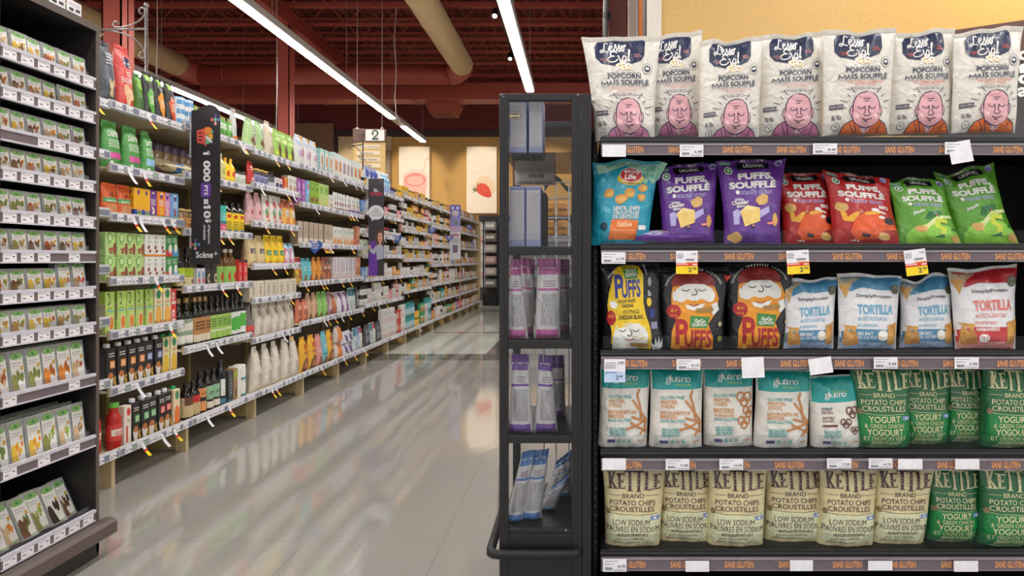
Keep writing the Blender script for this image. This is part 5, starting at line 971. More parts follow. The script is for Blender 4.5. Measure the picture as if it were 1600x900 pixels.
box('teal_b', 'drink_carton', 'teal and pink drink carton', 'carton', .06, .05, .21, '3fb0a8', 'r,-1,0,1,.36,d85a7a;x,-.6,.1,.6,.3,2,f0d8dc;x,-.6,.5,.6,.75,3,d0eeea;r,-1,.38,1,.42,1a4a4a')
box('green_b', 'drink_carton', 'white carton with green leaf', 'carton', .055, .05, .17, 'd8dccf', 'p,-.6,.3,.2,.6,.7,.4,.1,.1,5f9a5a;e,.2,.7,.4,.12,c8554a')
bottle('yel_lab', 'oil_bottle', 'dark bottle with yellow label', 'bottle', .048, .25, '241f1c', '1b1a1c', 'e,-.3,.82,.25,.1,c8322a;e,.3,.82,.25,.1,c8322a;x,-.7,.2,.7,.62,4,8a7a1a;r,-.6,.08,.6,.16,2f6a9a', 'f0cf1f', .05, .66, .68)
bottle('ol_y', 'oil_bottle', 'dark bottle with lime label', 'bottle', .04, .27, '1d1c19', '17161a', 'r,-1,0,1,.5,d8c894;r,-1,.5,1,.52,3a3a2a;e,0,.25,.2,.12,4a4232', 'a8bf2c', .05, .5)
bottle('ol_k', 'oil_bottle', 'black vinegar bottle with small seal', 'bottle', .042, .25, '1c1a1c', '141416', 'e,0,.4,.35,.3,cfc4a8;e,0,.4,.2,.18,4a3a2a', '3a332f', .05, .5)
box('pic_box', 'tea_box', 'white box with colour picture', 'food box', .05, .05, .13, 'd8d8dc', 'e,0,.66,.5,.2,5a8fc0;e,.1,.35,.5,.16,c8553f;r,-.5,.1,.5,.18,8a6aa8')
bottle('cider', 'vinegar_bottle', 'brown bottle with apple label', 'bottle', .042, .27, '6a4520', 'd8cfc0', 'e,.1,.35,.45,.28,c83a2c;p,.0,.6,.4,.85,.2,.6,3f7a2f', '8fbf5a', .08, .52)
box('red_c', 'vinegar_carton', 'red carton with dark roof', 'carton', .055, .05, .19, 'd8403a', 'x,-.6,.5,.6,.75,3,eac0b8;x,-.6,.15,.6,.35,3,eac0b8;r,-1,.88,1,1,2f3338')
for k, cap, lab, art, n in (('oil_1', 'a88552', '8fa08a', 'r,-.9,.05,.9,.35,e6e4da;p,-.9,.5,.9,.6,.9,.95,-.9,.8,d8d8c8', 'grey-green label, cork'), ('oil_2', 'a88552', 'b5824f', 'r,-.9,.0,.9,.3,d8cfb8;x,-.6,.5,.6,.9,3,5a3f22', 'brown label, cork'),
                            ('oil_3', '1c1b1a', '9fc45f', 'r,-1,.3,1,.36,e9e9d8;x,-.6,.5,.6,.9,4,4a7a2a', 'pale green label'), ('oil_4', '1c1b1a', 'e0e2dc', 'p,-.9,.2,.0,.15,.9,.3,.8,.9,-.2,.8,-.9,.7,4fae3f', 'green splash label'), ('oil_5', '1c1b1a', 'e6e8e4', 'r,.2,.1,1,1,e8cf2a;r,-1,.3,.2,.9,5fb54a', 'yellow stripe label')):
    bottle(k, 'oil_bottle', f'dark oil bottle, {n}', 'bottle', .036 if k != 'oil_1' else .042, .335, '1b1d17', cap, art, lab, .08, .58)
for k, lc, art, n in (('wn_1', 'c9b48a', 'r,-1,.6,1,1,6a3f2a', 'brown label'), ('wn_2', 'c9b48a', 'r,-1,.62,1,1,c8322f', 'red label'), ('wn_3', 'dd9a5a', 'r,-1,.42,1,.6,24201c;t,CAV,-.5,.7,.5,.85,4a2a1a', 'orange label'), ('wn_4', '8fb894', 'r,-1,0,1,.4,24201c;r,-.9,.02,.9,.3,ded8c8;t,CV,-.5,.6,.5,.75,2a4a3a', 'green label')):
    bottle(k, 'vinegar_bottle', f'dark vinegar bottle, {n}', 'bottle', .042, .29 if k in ('wn_3', 'wn_4') else .24, '191517', '1a1a1c', art, lc, .08, .62, .64)
bottle('wn_5', 'vinegar_bottle', 'tall dark bottle, blue foot', 'bottle', .04, .33, '17171a', '20242a', 'r,-1,0,1,.2,4a7f96;r,-.8,.3,-.1,.9,dcdcd8;x,.1,.4,.8,.9,4,7a8a6a', '1d2022', .05, .66, .7)
box('bx_d', 'oil_tin', 'dark boxed oil, teal foot', 'food box', .07, .06, .24, '3a3c40', 'r,-1,0,1,.12,4a7f96;r,-.5,.2,.5,.9,5a5d62;x,-.4,.3,.4,.8,5,8a8d90')
box('bx_k', 'food_box', 'brown kraft box, green stripe', 'food box', .06, .06, .25, 'a5825a', 'r,-1,.72,1,.9,9fae3f;r,-.2,.15,.4,.4,4a3a2a')
jar('tub_o', 'powder_tub', 'white tub with orange swirl', 'tub', .045, .125, 'e2dfd8', 'e6e4e0', 'p,.0,.2,.7,.1,.9,.6,.5,.9,.4,.5,dd7a2c', 'e6e3dc', .04, .84, .12, .4)
jar('tub_t', 'powder_tub', 'white tub with teal swirl', 'tub', .045, .125, 'e2dfd8', 'e6e4e0', 'p,-.2,.2,.6,.1,.9,.6,.6,.95,.4,.5,2f9a96;r,-.9,.08,.9,.25,3f8f9a', 'e6e3dc', .04, .84, .12, .4)
jar('tub_g', 'powder_tub', 'white tub with green lid', 'tub', .042, .125, 'dfe2d4', '2f9a6a', 'e,.2,.5,.5,.3,7fb84a', 'e0e4d6', .04, .8, .14, .4)
# second bay past the points sign
pouch('grn_w', 'snack_pouch', 'white and green pouch', 'pouch', .15, .27, .045, 'a9c98a', 'p,-.2,0,1,0,1,1,.3,1,d8d4c8;b,-.1,.3,.5,.2,8a5a3f;x,.1,.5,.8,.8,3,9a9a90', .85)
pouch('bei_p', 'grain_bag', 'beige pointed grain bag', 'grain bag', .17, .31, .05, 'd6c8ae', 'x,-.6,.1,.5,.3,4,a89a82;x,-.3,.6,.3,.7,2,a89a82', .6)
pouch('grn_p', 'snack_pouch', 'lime green pouch, brown pod', 'pouch', .14, .27, .04, '9cc458', 'p,-.2,0,.3,0,.4,.5,0,.62,-.3,.4,6a4a2f;r,-.8,.6,.8,.72,c9dd8a;r,-.8,.15,-.3,.3,c9d83f', .9)
bottle('dk_pur', 'jam_jar', 'dark jar with lilac label', 'jar', .042, .14, '2c241f', 'c9a544', 'x,-.6,.3,.6,.8,3,3a3a5a', '9a9ac4', .1, .66, .76, .9)
bottle('dk_s', 'sauce_bottle', 'slim white-labelled bottle', 'bottle', .028, .15, '26221f', '3a3a3c', 'r,-1,.0,1,.5,c8ccd0', '5a5d62', .08, .7, .7, .6)
jar('wt_can', 'food_can', 'white can, blue print', 'can', .042, .11, 'e2e2e2', 'c8c8cc', 'b,.0,.4,.7,.3,4a4a6a;x,-.6,.75,.6,.9,1,c8453a', 'e6e6e6', .03, .96, .03)
box('rd_tin', 'food_tin', 'red and yellow tin', 'tin', .085, .06, .13, 'cf3a2f', 'r,-.5,.4,.5,1,e9b83a;r,-1,.1,1,.36,e2d8b8;r,-.2,.4,.2,.9,cf3a2f')
box('wt_bx', 'food_box', 'white box with brown nuts', 'food box', .09, .06, .16, 'e0ddd4', 'b,.1,.3,.6,.24,b08a5a;x,-.6,.6,.6,.85,3,7a9a7a;r,-1,0,1,.06,6a8a5a')
pouch('pk_p', 'sugar_pouch', 'pale pink pouch', 'pouch', .13, .26, .04, 'd8a9ac', 'r,-.4,.3,.1,.42,b8383f;x,-.5,.05,.4,.25,4,e9d8d8', .62)
pouch('wr_p', 'sugar_pouch', 'white pouch with red fruit', 'pouch', .12, .26, .035, 'dcd6cc', 'e,.1,.7,.6,.1,b84a4a;b,.1,.25,.7,.2,cf6a4a;e,-.4,.42,.3,.1,4f9a5f;x,-.5,.5,.5,.6,2,a8a8a0', .9)
pouch('yr_p', 'sugar_pouch', 'yellow and rust pouch', 'pouch', .125, .25, .04, 'e6b04a', 'r,-1,.68,1,1,b8583a;r,-.6,.36,.8,.6,e6ded0;e,.0,.2,.5,.14,e08a4a;x,-.4,.4,.6,.56,3,b0a090', .9)
pouch('fl_b', 'flour_bag', 'beige flour bag, dark label', 'flour bag', .15, .25, .05, 'd9c290', 'r,-.6,.4,.7,.56,4a3f4a;x,-.4,.42,.5,.54,2,e2d8c8;e,.6,.15,.3,.1,b0a0c4;x,-.4,.7,.4,.84,2,a8946a', .85)
pouch('ye_p', 'polenta_bag', 'bright yellow bag', 'food bag', .12, .26, .045, 'ecc81f', 'r,-.7,.34,.7,.5,2f7f3f;x,-.5,.37,.5,.47,2,e6e6d8;e,.0,.72,.4,.1,d99a2a;r,-.4,.06,.4,.14,d8702c', .95)
pouch('pb_p', 'cookie_bag', 'pink and blue pouch', 'pouch', .11, .2, .04, '8fc0d0', 'p,-1,0,.2,0,.2,.7,-1,.8,cf7aa0;e,-.3,.4,.5,.25,e6d8dc;x,-.6,.2,.0,.3,2,8a4a6a', .85)
box('blk', 'sugar_block', 'white paper block', 'paper bag', .12, .09, .15, 'd8cdbb', 'p,-.2,.3,.2,.25,.4,.6,.0,.75,-.3,.6,7a6f62;p,-.15,.36,.15,.33,.28,.58,.0,.68,-.2,.56,c8bdaa;x,-.6,.08,.6,.2,2,b8ac98;x,-.4,.8,.5,.9,1,9a8f80')
bottle('gy_b', 'syrup_bottle', 'grey flask with red label', 'bottle', .055, .3, '77706a', '5a5350', 'x,-.6,.3,.6,.7,3,7a2a24', 'd8524a', .06, .38, .5, .5)
pouch('oat', 'flour_bag', 'white oval-picture bag', 'flour bag', .14, .28, .05, 'd3cabb', 'e,.0,.72,.35,.09,6a5a42;e,.0,.72,.25,.06,b59a6a;x,-.5,.1,.5,.4,4,b8ae9e', .92)
pouch('sack', 'flour_sack', 'white gathered sack', 'flour sack', .17, .36, .06, 'd6ccbc', 'x,-.5,.15,.4,.42,5,a8a098;e,.4,.6,.2,.06,7a7268', .42)
# third and last bay
pouch('berry', 'granola_bag', 'white pouch with red berries', 'pouch', .17, .3, .045, 'dcd9d6', 'p,-1,1,-.2,1,.1,.6,-1,.7,b8c4d4;e,.5,.5,.25,.1,b8324a;e,.3,.36,.2,.08,c84a5a;e,-.3,.4,.3,.12,c4a8cf;p,.4,.85,1,.8,1,1,.5,1,dd9a3a', .95)
box('wbx_t', 'bar_box', 'white box with teal edge', 'food box', .11, .06, .25, 'e0e0da', 'r,-1,.86,1,1,b4d4cc;p,-.2,.3,.4,.35,.5,.7,.0,.78,-.4,.6,c9803f;b,.3,.25,.4,.12,7aa08a;x,-.6,.05,.6,.14,2,a8b0a8', 'r,-1,0,1,1,8fc0bc;x,-.6,.2,.6,.8,5,d8e8e4')
box('pur_bx', 'bar_box', 'tall purple box', 'food box', .075, .05, .24, 'a05aa8', 'e,.0,.72,.5,.14,d8b0d0;x,-.5,.4,.5,.56,2,e2c4e0;b,.1,.2,.5,.12,d88aa0')
box('blu_bx', 'bar_box', 'tall light blue box', 'food box', .075, .05, .24, '7fb0d8', 'e,.0,.76,.5,.1,d86a6a;x,-.5,.5,.5,.64,2,e2ecf4;b,.1,.25,.5,.14,c8a06a')
box('grn_bx', 'cereal_box', 'green box with nuts', 'food box', .11, .06, .25, '8fb43f', 'p,-.6,.96,.5,.96,.7,.7,.0,.6,-.6,.7,5f8f2f;p,-.3,.9,.3,.9,.4,.75,-.2,.72,a8c85a;b,.0,.25,.8,.22,8a5a32', 'r,-1,0,1,1,6f9a2f')
box('lim_bx', 'cereal_box', 'lime box with leaf ovals', 'food box', .11, .06, .25, 'b9d27f', 'e,-.35,.75,.3,.18,7faa4a;e,.35,.75,.3,.18,7faa4a;b,.0,.25,.7,.16,d8bb84;r,-1,0,1,.05,6f9a4a')
box('bei_bx', 'cracker_box', 'plain beige box', 'food box', .11, .07, .22, 'b8a594', 'r,-1,0,1,.28,e0d6c8;x,-.5,.5,.5,.7,3,9a8674', 'r,-1,.0,1,1,9d8a79;x,-.5,.3,.5,.7,4,b8a594')
pouch('ryw', 'nut_pouch', 'tricolour nut pouch', 'pouch', .13, .25, .04, 'd8b04a', 'r,-1,.55,1,.8,d8d0cc;r,-1,.8,1,1,b8323a;b,.0,.28,.8,.25,a8584a', .95)
pouch('tea_p', 'nut_pouch', 'teal nut pouch', 'pouch', .12, .24, .035, '5fb4bc', 'p,-.7,.05,.7,.05,.5,.3,-.4,.34,8a5a3f;x,-.5,.5,.5,.7,2,d8ecec', .7)
pouch('or_p', 'nut_pouch', 'orange nut pouch', 'pouch', .12, .25, .035, 'e08f2a', 'p,-.8,.03,.8,.03,.6,.28,-.5,.3,8a5a3a;x,-.5,.5,.5,.7,2,f0d8a8', .72)
pouch('br_p', 'nut_pouch', 'brown mixed nut pouch', 'pouch', .13, .25, .035, 'b0694a', 'b,.0,.3,.8,.3,8a4a32;e,.3,.8,.5,.1,4a5a6a;r,-.7,.5,.5,.62,d8b8a0', .9)
pouch('be_p', 'nut_pouch', 'beige nut pouch', 'pouch', .13, .27, .04, 'c9a384', 'p,-.7,.03,.7,.03,.6,.22,-.4,.26,7a5238;x,-.4,.4,.3,.5,2,8a6a52', .72)
pouch('gr_p', 'nut_pouch', 'leaf green nut pouch', 'pouch', .13, .27, .04, '84bd5f', 'p,-.8,.03,.8,.03,.6,.2,-.5,.22,7a6a3a;x,-.4,.5,.5,.65,2,d4eab8', .72)
pouch('pu_p', 'nut_pouch', 'purple-beige nut pouch', 'pouch', .12, .26, .04, '9a7484', 'p,-.8,.3,.8,.2,.7,.75,-.4,.8,c8b0a8;b,.0,.16,.7,.14,7a5a4a', .85)
pouch('rp_p', 'nut_pouch', 'coral nut pouch', 'pouch', .13, .22, .035, 'd4785a', 'b,.0,.3,.8,.28,9a5a4a;r,.2,.05,.7,.14,e6dcd4;r,-.6,.6,.5,.72,e8c0a8', .95)
pouch('yb_p', 'nut_pouch', 'yellow trail mix pouch', 'pouch', .18, .33, .05, 'e3a92a', 'p,-.9,.02,.9,.02,.8,.34,.0,.42,-.7,.3,7a4f32;b,.0,.18,.7,.14,b8774a;x,-.5,.5,.5,.6,2,a8442c;e,.1,.72,.5,.08,c8542c;r,.2,.02,.6,.07,e6dcd4', .72)
pouch('pk_n', 'nut_pouch', 'large pink trail mix pouch', 'pouch', .15, .32, .045, 'd9908c', 'p,-.8,.02,.8,.02,.6,.28,-.5,.3,8a5a46;x,-.5,.45,.5,.6,2,f0d8d0', .75)
pouch('tl_n', 'nut_pouch', 'large turquoise trail mix pouch', 'pouch', .16, .33, .05, '6fb8bf', 'p,-.8,.0,.8,.0,.6,.2,-.5,.24,7a5a40;r,-.7,.28,.5,.36,3f8f9a;x,-.5,.5,.5,.65,2,d0ecec', .8)
pouch('gr_n', 'nut_pouch', 'slim green trail mix pouch', 'pouch', .1, .33, .04, '9ac46a', 'x,-.5,.4,.5,.6,3,dcecc0', .75)
pouch('pu_n', 'nut_pouch', 'large mauve trail mix pouch', 'pouch', .15, .34, .05, 'b884a8', 'b,.0,.2,.8,.2,6a4a4a;x,-.5,.5,.5,.7,3,e2cade', .8)
pouch('rw_l', 'candy_bag', 'plump rust candy bag', 'candy bag', .17, .24, .06, 'd6d0d2', 'r,-1,.0,.0,.95,a8583a;b,-.4,.5,.5,.4,c87a4a', .9)
pouch('pw_l', 'candy_bag', 'plump purple candy bag', 'candy bag', .17, .24, .06, 'dad6da', 'p,-.4,0,.3,0,.4,.95,-.3,.95,7a3a94;e,.0,.5,.4,.15,b08ac0', .9)
pouch('ow_l', 'candy_bag', 'plump orange candy bag', 'candy bag', .19, .17, .06, 'd8ccc4', 'p,-.8,.1,.4,.05,.6,.9,-.6,.9,d9803a', .9)
pouch('vw_l', 'candy_bag', 'white candy bag, violet dots', 'candy bag', .16, .13, .055, 'd6d2d8', 'e,-.3,.5,.3,.3,5a4a8a;b,.3,.5,.5,.4,7a6a9a', .9)
pouch('te_l', 'candy_bag', 'teal and white upright bag', 'candy bag', .12, .27, .04, 'c8d0d0', 'r,-1,.65,1,1,2a7a80;x,-.6,.2,.6,.5,4,8aa4a4', .8)
pouch('bk_l', 'candy_bag', 'charcoal upright bag', 'candy bag', .10, .27, .035, '4a4a4f', 'r,-.7,.2,.7,.5,8f9296;x,-.5,.6,.5,.8,3,c8c8cc', .8)
pouch('lb_l', 'candy_bag', 'pale blue upright bag', 'candy bag', .11, .27, .035, 'a8b8d4', 'r,-1,.7,1,1,6a7fb0;x,-.6,.2,.6,.5,4,e0e4ec', .8)
pouch('rd_l', 'candy_bag', 'white bag with red top', 'candy bag', .1, .27, .035, 'd8d4d0', 'r,-1,.72,1,1,a83a44;p,-.6,.1,.6,.1,.4,.4,-.2,.44,8fae7a', .8)
box('bar_w', 'bar_box', 'white bar box with fruit bars', 'food box', .12, .06, .27, 'e3e2dd', 'r,-1,.88,1,1,cfe0da;p,-.5,.3,-.1,.28,.0,.72,-.4,.75,c9803f;p,.0,.3,.4,.32,.5,.7,.1,.74,dd9a3c;p,.45,.3,.8,.3,.8,.66,.5,.7,c8604a;x,-.6,.06,.6,.16,2,b0b0b0', 'r,-1,0,1,1,cfdcd8')
box('bar_v', 'bar_box', 'white bar box with violet bar', 'food box', .12, .06, .26, 'e3e1de', 'r,-1,.88,1,1,cfe0da;p,-.5,.3,-.1,.25,.0,.72,-.4,.75,5a4a94;p,.1,.28,.5,.3,.6,.72,.2,.74,b0704a;x,-.6,.06,.6,.16,2,b0b0b0')
pouch('vi_p', 'cracker_pouch', 'white pouch with violet foot', 'pouch', .075, .21, .02, 'dcd9d4', 'r,-1,0,1,.26,6f5296;e,.0,.72,.5,.1,8aa89a;b,.0,.42,.6,.14,9a6a4a', .95)
pouch('br_f', 'cracker_pouch', 'white pouch with brown foot', 'pouch', .075, .21, .02, 'dcd9d4', 'r,-1,0,1,.2,8a6456;e,.0,.72,.5,.1,8aa89a;b,.0,.42,.6,.14,7a3a3a', .95)
box('wo_bx', 'cracker_box', 'white box with orange foot', 'food box', .075, .06, .21, 'e0dbd2', 'p,-1,0,1,0,1,.4,-1,.3,dd9a5a;e,.0,.76,.5,.1,8fc0b4;b,.0,.45,.6,.12,d8a868')
box('wp_bx', 'cracker_box', 'white box with mauve stripe', 'food box', .08, .06, .25, 'dcd4d2', 'r,-.2,.35,.3,.95,8f78a4;r,-.6,.05,.6,.12,c8554a;x,-.8,.2,.8,.3,2,b0a8b0')
box('or_bx', 'cracker_box', 'salmon picture box', 'food box', .09, .06, .25, 'c98a68', 'e,.0,.55,.6,.25,e0b48f;b,.0,.4,.6,.2,a8644a;r,-.7,.06,.7,.16,e6dcd0')
# small goods of the far bays
jar('f_dark', 'sauce_jar', 'dark jar, white label', 'jar', .036, .12, '2f2622', '2a2a2e', 'x,-.6,.3,.6,.7,2,6a6a70', 'dcdad6', .08, .66, .15)
jar('f_red', 'sauce_jar', 'dark red sauce jar', 'jar', .04, .13, '6a1f24', 'b03038', 'x,-.6,.3,.6,.7,2,8a5a5a', 'dfdad6', .08, .66, .15)
jar('f_pur', 'sauce_jar', 'purple labelled jar', 'jar', .038, .13, '2a2230', '2a2a30', 'e,.0,.5,.5,.3,c8c0d8', '6a5a94', .05, .74, .16)
jar('f_or', 'sauce_jar', 'orange jar, black lid', 'jar', .038, .12, 'c47f3a', '2a2628', 'x,-.6,.3,.6,.7,2,f0dcb8', 'dfa45a', .08, .7, .16)
jar('f_yel', 'mustard_jar', 'yellow labelled jar', 'jar', .042, .13, 'cfa22a', '3a342c', 'e,.2,.5,.4,.3,8fb0cf', 'e9b430', .05, .8, .12)
jar('f_pk', 'spread_jar', 'pink labelled jar', 'jar', .038, .12, 'c89a90', '8a2f38', 'x,-.6,.3,.6,.7,2,a85a6a', 'e6c0bc', .06, .72, .16)
jar('f_wt', 'food_tub', 'plain white tub', 'tub', .04, .13, 'dedcd8', 'e4e2de', 'e,.0,.5,.4,.25,c8b8c0', 'e2dfda', .05, .8, .12, .4)
jar('f_teal', 'food_tub', 'large teal tub', 'tub', .075, .2, '2a8a84', '1f7f78', 'r,-1,.15,1,.7,a8c8d0;r,-1,.1,1,.16,c89a5a', '3a94a0', .05, .85, .12, .4)
box('f_bw', 'food_box', 'white picture box', 'food box', .085, .05, .15, 'dcd9d2', 'b,.0,.4,.6,.25,8aa0b0;x,-.6,.7,.6,.85,2,8a8a90')
box('f_bo', 'food_box', 'orange food box', 'food box', .085, .05, .15, 'd9904a', 'e,.0,.5,.5,.25,e6cfa8;x,-.6,.75,.6,.88,1,f0e2cc')
box('f_bp', 'food_box', 'pink food box', 'food box', .085, .05, .14, 'd88a94', 'e,.1,.4,.5,.25,e6d0cc;x,-.6,.7,.6,.86,2,f0e0e0')
box('f_by', 'food_box', 'yellow food box', 'food box', .09, .05, .16, 'e3b536', 'e,.1,.4,.5,.2,8fb4cf;x,-.6,.7,.6,.86,2,8a6a1a')
box('f_bg', 'food_box', 'green food box', 'food box', .08, .05, .17, '3f9a5f', 'r,-1,.3,1,.55,dd8a3c;r,-.6,.6,.6,.84,dcdcd0')
box('f_br', 'food_box', 'red food box', 'food box', .08, .05, .17, 'c8453a', 'e,.0,.5,.5,.2,e2d4c4;x,-.6,.74,.6,.88,1,f0dcd4')
box('f_bb', 'food_box', 'blue food box', 'food box', .085, .05, .15, '5f8fc8', 'e,.0,.5,.5,.25,dce2e6;x,-.6,.76,.6,.88,1,e6ecf2')
box('f_kn', 'cracker_box', 'white mint cracker box', 'food box', .22, .07, .2, 'd9dfc8', 'x,-.7,.6,.7,.9,1,5aa09a;b,.2,.3,.5,.2,c9b48a;r,-.9,.06,.9,.14,d4cf8a')
box('f_slim', 'bar_box', 'slim white box', 'food box', .05, .05, .2, 'dedad6', 'r,-.6,.1,.6,.4,d0b0a8;x,-.6,.6,.6,.8,2,9a9aa0')
pouch('f_pw', 'snack_pouch', 'small white pouch', 'pouch', .1, .17, .03, 'd8d2c8', 'b,.0,.35,.6,.25,b09a7a;x,-.6,.65,.6,.8,2,8a8a90', .9)
pouch('f_pb', 'snack_pouch', 'small brown pouch', 'pouch', .1, .18, .03, '9a7a5a', 'e,.0,.5,.5,.2,d8c4a0;x,-.6,.72,.6,.82,1,e0d0b8', .9)
pouch('f_pr', 'snack_pouch', 'small red pouch', 'pouch', .1, .18, .03, 'b8484a', 'e,.0,.45,.5,.2,e0c8c0;x,-.6,.72,.6,.82,1,f0dcd8', .9)
pouch('f_pu', 'snack_pouch', 'small blue pouch', 'pouch', .1, .18, .03, '5a78b4', 'e,.0,.45,.5,.2,d8dce6;x,-.6,.72,.6,.82,1,e6ecf4', .9)
bottle('f_blu', 'water_bottle', 'tall light blue bottle', 'bottle', .05, .3, '8fb8cf', 'e0e4e8', 'r,-1,.0,1,.5,9ab4d8;e,.0,.7,.5,.2,d8e4ea', '7fb4cf', .1, .6)
bottle('f_whb', 'drink_bottle', 'tall white bottle', 'bottle', .042, .29, 'dcdedc', 'e4e4e4', 'r,-1,.3,1,.6,b8c4a8', 'e2e2de', .1, .6)
bottle('f_dkb', 'sauce_bottle', 'small dark bottle', 'bottle', .028, .17, '221d1b', 'c84a2a', 'x,-.6,.3,.6,.7,2,c8b88a', 'b89a5a', .1, .6)
pouch('f_bag', 'drink_bag', 'royal blue and white bag', 'food bag', .16, .3, .05, 'c8ccd4', 'r,-1,.5,1,1,3a4fa8;p,-.6,.3,.6,.3,.3,.6,-.3,.6,e0e2e6', .9)
# ---------------------------------------------------------------- the long run of shelves on the left
SIL = M('#c4c6cc', .35, metal=.1); CHN = M('#7c7f8e', .4); ESL = M('#9aab9a', .4); ALM2 = M('#a89468', .55); SHP = M('#ddd2b8', .45); INNER = M('#6a5d4a', .7)
XF = -2.60
BAYS = ['', 'before the points sign', 'just past points sign', 'second bay past points sign', 'third bay past points sign', 'last bay before girl sign', 'just past girl sign', 'second bay past girl sign', 'third bay past girl sign', 'fourth bay past girl sign', 'fifth bay past girl sign', 'last bay before lilac sign', 'just past lilac sign', 'second bay past lilac sign', 'third bay past lilac sign', 'farthest bay at aisle end']
BAYD = 'in the bay '
COUNT = {}
def place(key, x, y, z, lab, group, rz=pi/2, tiltx=0.):
    p = PR[key]
    o = tag(link(p['name'], p['parts'][0][1], None, (x, y, z), (tiltx, 0, rz)), lab, p['cat'], group)
    for n_, me in p['parts'][1:]: link(n_, me, o)
    return o
def fill(bay, y0, L, z, xf, shelf, items, bayname, gmax=.02):
    """products in a line along one shelf: (kind, how many, stack height)"""
    need = sum(PR[i[0]]['w']*i[1] for i in items); n = sum(i[1] for i in items); gap = min(gmax, max(.0015, (L-.03-need)/max(1, n)))
    g = random.Random(bay*31+int(z*100)); y = y0+.022
    tot = {}
    for i in items: d = PR[i[0]]['desc']; tot[d] = tot.get(d, 0)+i[1]
    for it in items:
        p = PR[it[0]]; st = it[2] if len(it) > 2 else 1
        for k in range(it[1]):
            if y+p['w'] > y0+L-.004: return
            c = COUNT[(p['desc'], shelf, bay)] = COUNT.get((p['desc'], shelf, bay), 0)+1
            dx = g.uniform(0, .012)+(.15 if it[0] == 'spice_jar' else 0)
            for s in range(st):
                up = ('lower ', 'upper ')[s] if st > 1 else ''
                o = f', {ORD[c]} in line' if tot[p['desc']] > 1 else ''
                place(it[0], xf-.028-p['d']/2-dx, y+p['w']/2, z+s*(p['h']+.001)+.0006, f"{up}{p['desc']}{o}, {shelf}, {bayname}", f"{p['desc']}: {shelf}, {bayname}", pi/2+g.uniform(-.05, .05)*(0 if st > 1 else 1))
            y += p['w']+gap
def bay(i, y0, L, zs, items, bayname, depth=.5, tags=.5):
    t = thing('shelving_bay', f'almond metal shelving bay with grey price rails, {bayname}', 'shelving', (XF-.52, y0, 0), 0, 'shelving bays along the left aisle')
    g = random.Random(900+i); X = lambda x: x-(XF-.52)
    b = MB(); b.box(-.03, 0, .004, L-.004, .02, zs[0]+.12, INNER); b.obj('back_panel', t)
    for yy in (L-.031,): b = MB(); b.rbox(-.02, .03, yy, yy+.03, 0, zs[0]+.14, ALM2, .002); b.obj('upright', t); b = MB(); b.rbox(X(XF)-.04, X(XF)+.03, yy, yy+.03, 0, zs[-1]-.034, ALMOND, .002); b.rbox(.02, X(XF)-.03, yy-.008, yy+.008, .02, .11, ALM2, .002); b.obj('leg', t)
    b = MB(); b.box(.02, .06, .002, L-.002, .0, zs[-1]-.03, M('#6a5a44', .6)); b.obj('kick_plate', t)
    for s, z in enumerate(zs):
        last = s == len(zs)-1; xf = X(XF+(.05 if last else 0)); b = MB()
        b.rbox(.0, xf-.012, .003, L-.003, z-.012, z+.0, SHP, .002); b.rbox(xf-.02, xf-.008, .003, L-.003, z-.03, z+.022, ALMOND, .002)
        if not last:
            for yy in (.005, L-.011): b.prism([(.0, z-.012), (xf-.10, z-.012), (xf-.10, z-.03), (.0, z-.07)], yy, yy+.006, ALM2)
        sh = b.obj('shelf', t)
        b = MB(); b.add([(xf-.008, y, z+dz) if q == 0 else (xf+.006, y, z+dz) for y in (.004, L-.004) for q, dz in ((0, .024), (1, .016), (1, -.026), (0, -.032))], [(0, 1, 5, 4), (1, 2, 6, 5), (2, 3, 7, 6), (0, 3, 2, 1), (4, 5, 6, 7)], SIL)
        b.box(xf+.006, xf+.0065, .01, L-.01, z-.02, z+.011, CHN); y = .02+g.uniform(0, .04)
        while y < L-.07:
            w_ = g.choice((.05, .055, .06)); b.box(xf+.0065, xf+.0075, y, y+w_, z-.023, z+.013, TAGW)
            if i < 6: b.box(xf+.0075, xf+.0079, y+.005, y+w_-.02, z-.004, z-.001, GREYINK); b.box(xf+.0075, xf+.0079, y+w_-.016, y+w_-.004, z-.012, z-.004, INK); b.box(xf+.0075, xf+.0079, y+.006, y+.03, z-.016, z-.009, GREYINK)
            y += w_
            if g.random() < .55:
                ww = g.uniform(.03, .07)
                if y+ww < L-.02 and g.random() < .45: b.box(xf+.0065, xf+.0072, y+.006, y+ww-.004, z-.014, z+.006, ESL)
                y += ww
            else: y += .006
        b.obj('price_rail', sh)
        for k in range(sum(g.random() < tags for _ in range(5))):
            y = g.uniform(.05, L-.08); b = MB(); y2 = y+.028
            ang = g.uniform(.03, .10); P = lambda u, v: (xf+.009+.03*v*v, y+(y2-y)*u+ang*v*.4, z+.005-.085*v); ylw = g.random() < .7
            b.grid(lambda u, v: P(u, v*.5), (0, 1), (0, .5, 1), TAGW); b.grid(lambda u, v: P(u, .5+v*.17), (0, 1), (0, 1), RED if ylw else TAGW); b.grid(lambda u, v: P(u, .67+v*.33), (0, 1), (0, 1), YEL if ylw else TAGW)
            b.grid(lambda u, v: P(.2+u*.5, .75+v*.15), (0, 1), (0, 1), INK if ylw else GREYINK); b.obj('sale_tag', sh)
        if items and s < len(items) and items[s]: fill(i, y0, L, z+.001, XF+(.05 if last else 0), 'bottom shelf' if last else ('top shelf' if s == 0 else f'{ORD[s+1]} shelf down'), items[s], bayname)
    return t
B0 = 'beside the dark spice rack'
bay(0, 2.95, .83, (2.12, 1.84, 1.52, 1.207, .92, .578, .19), None, B0)
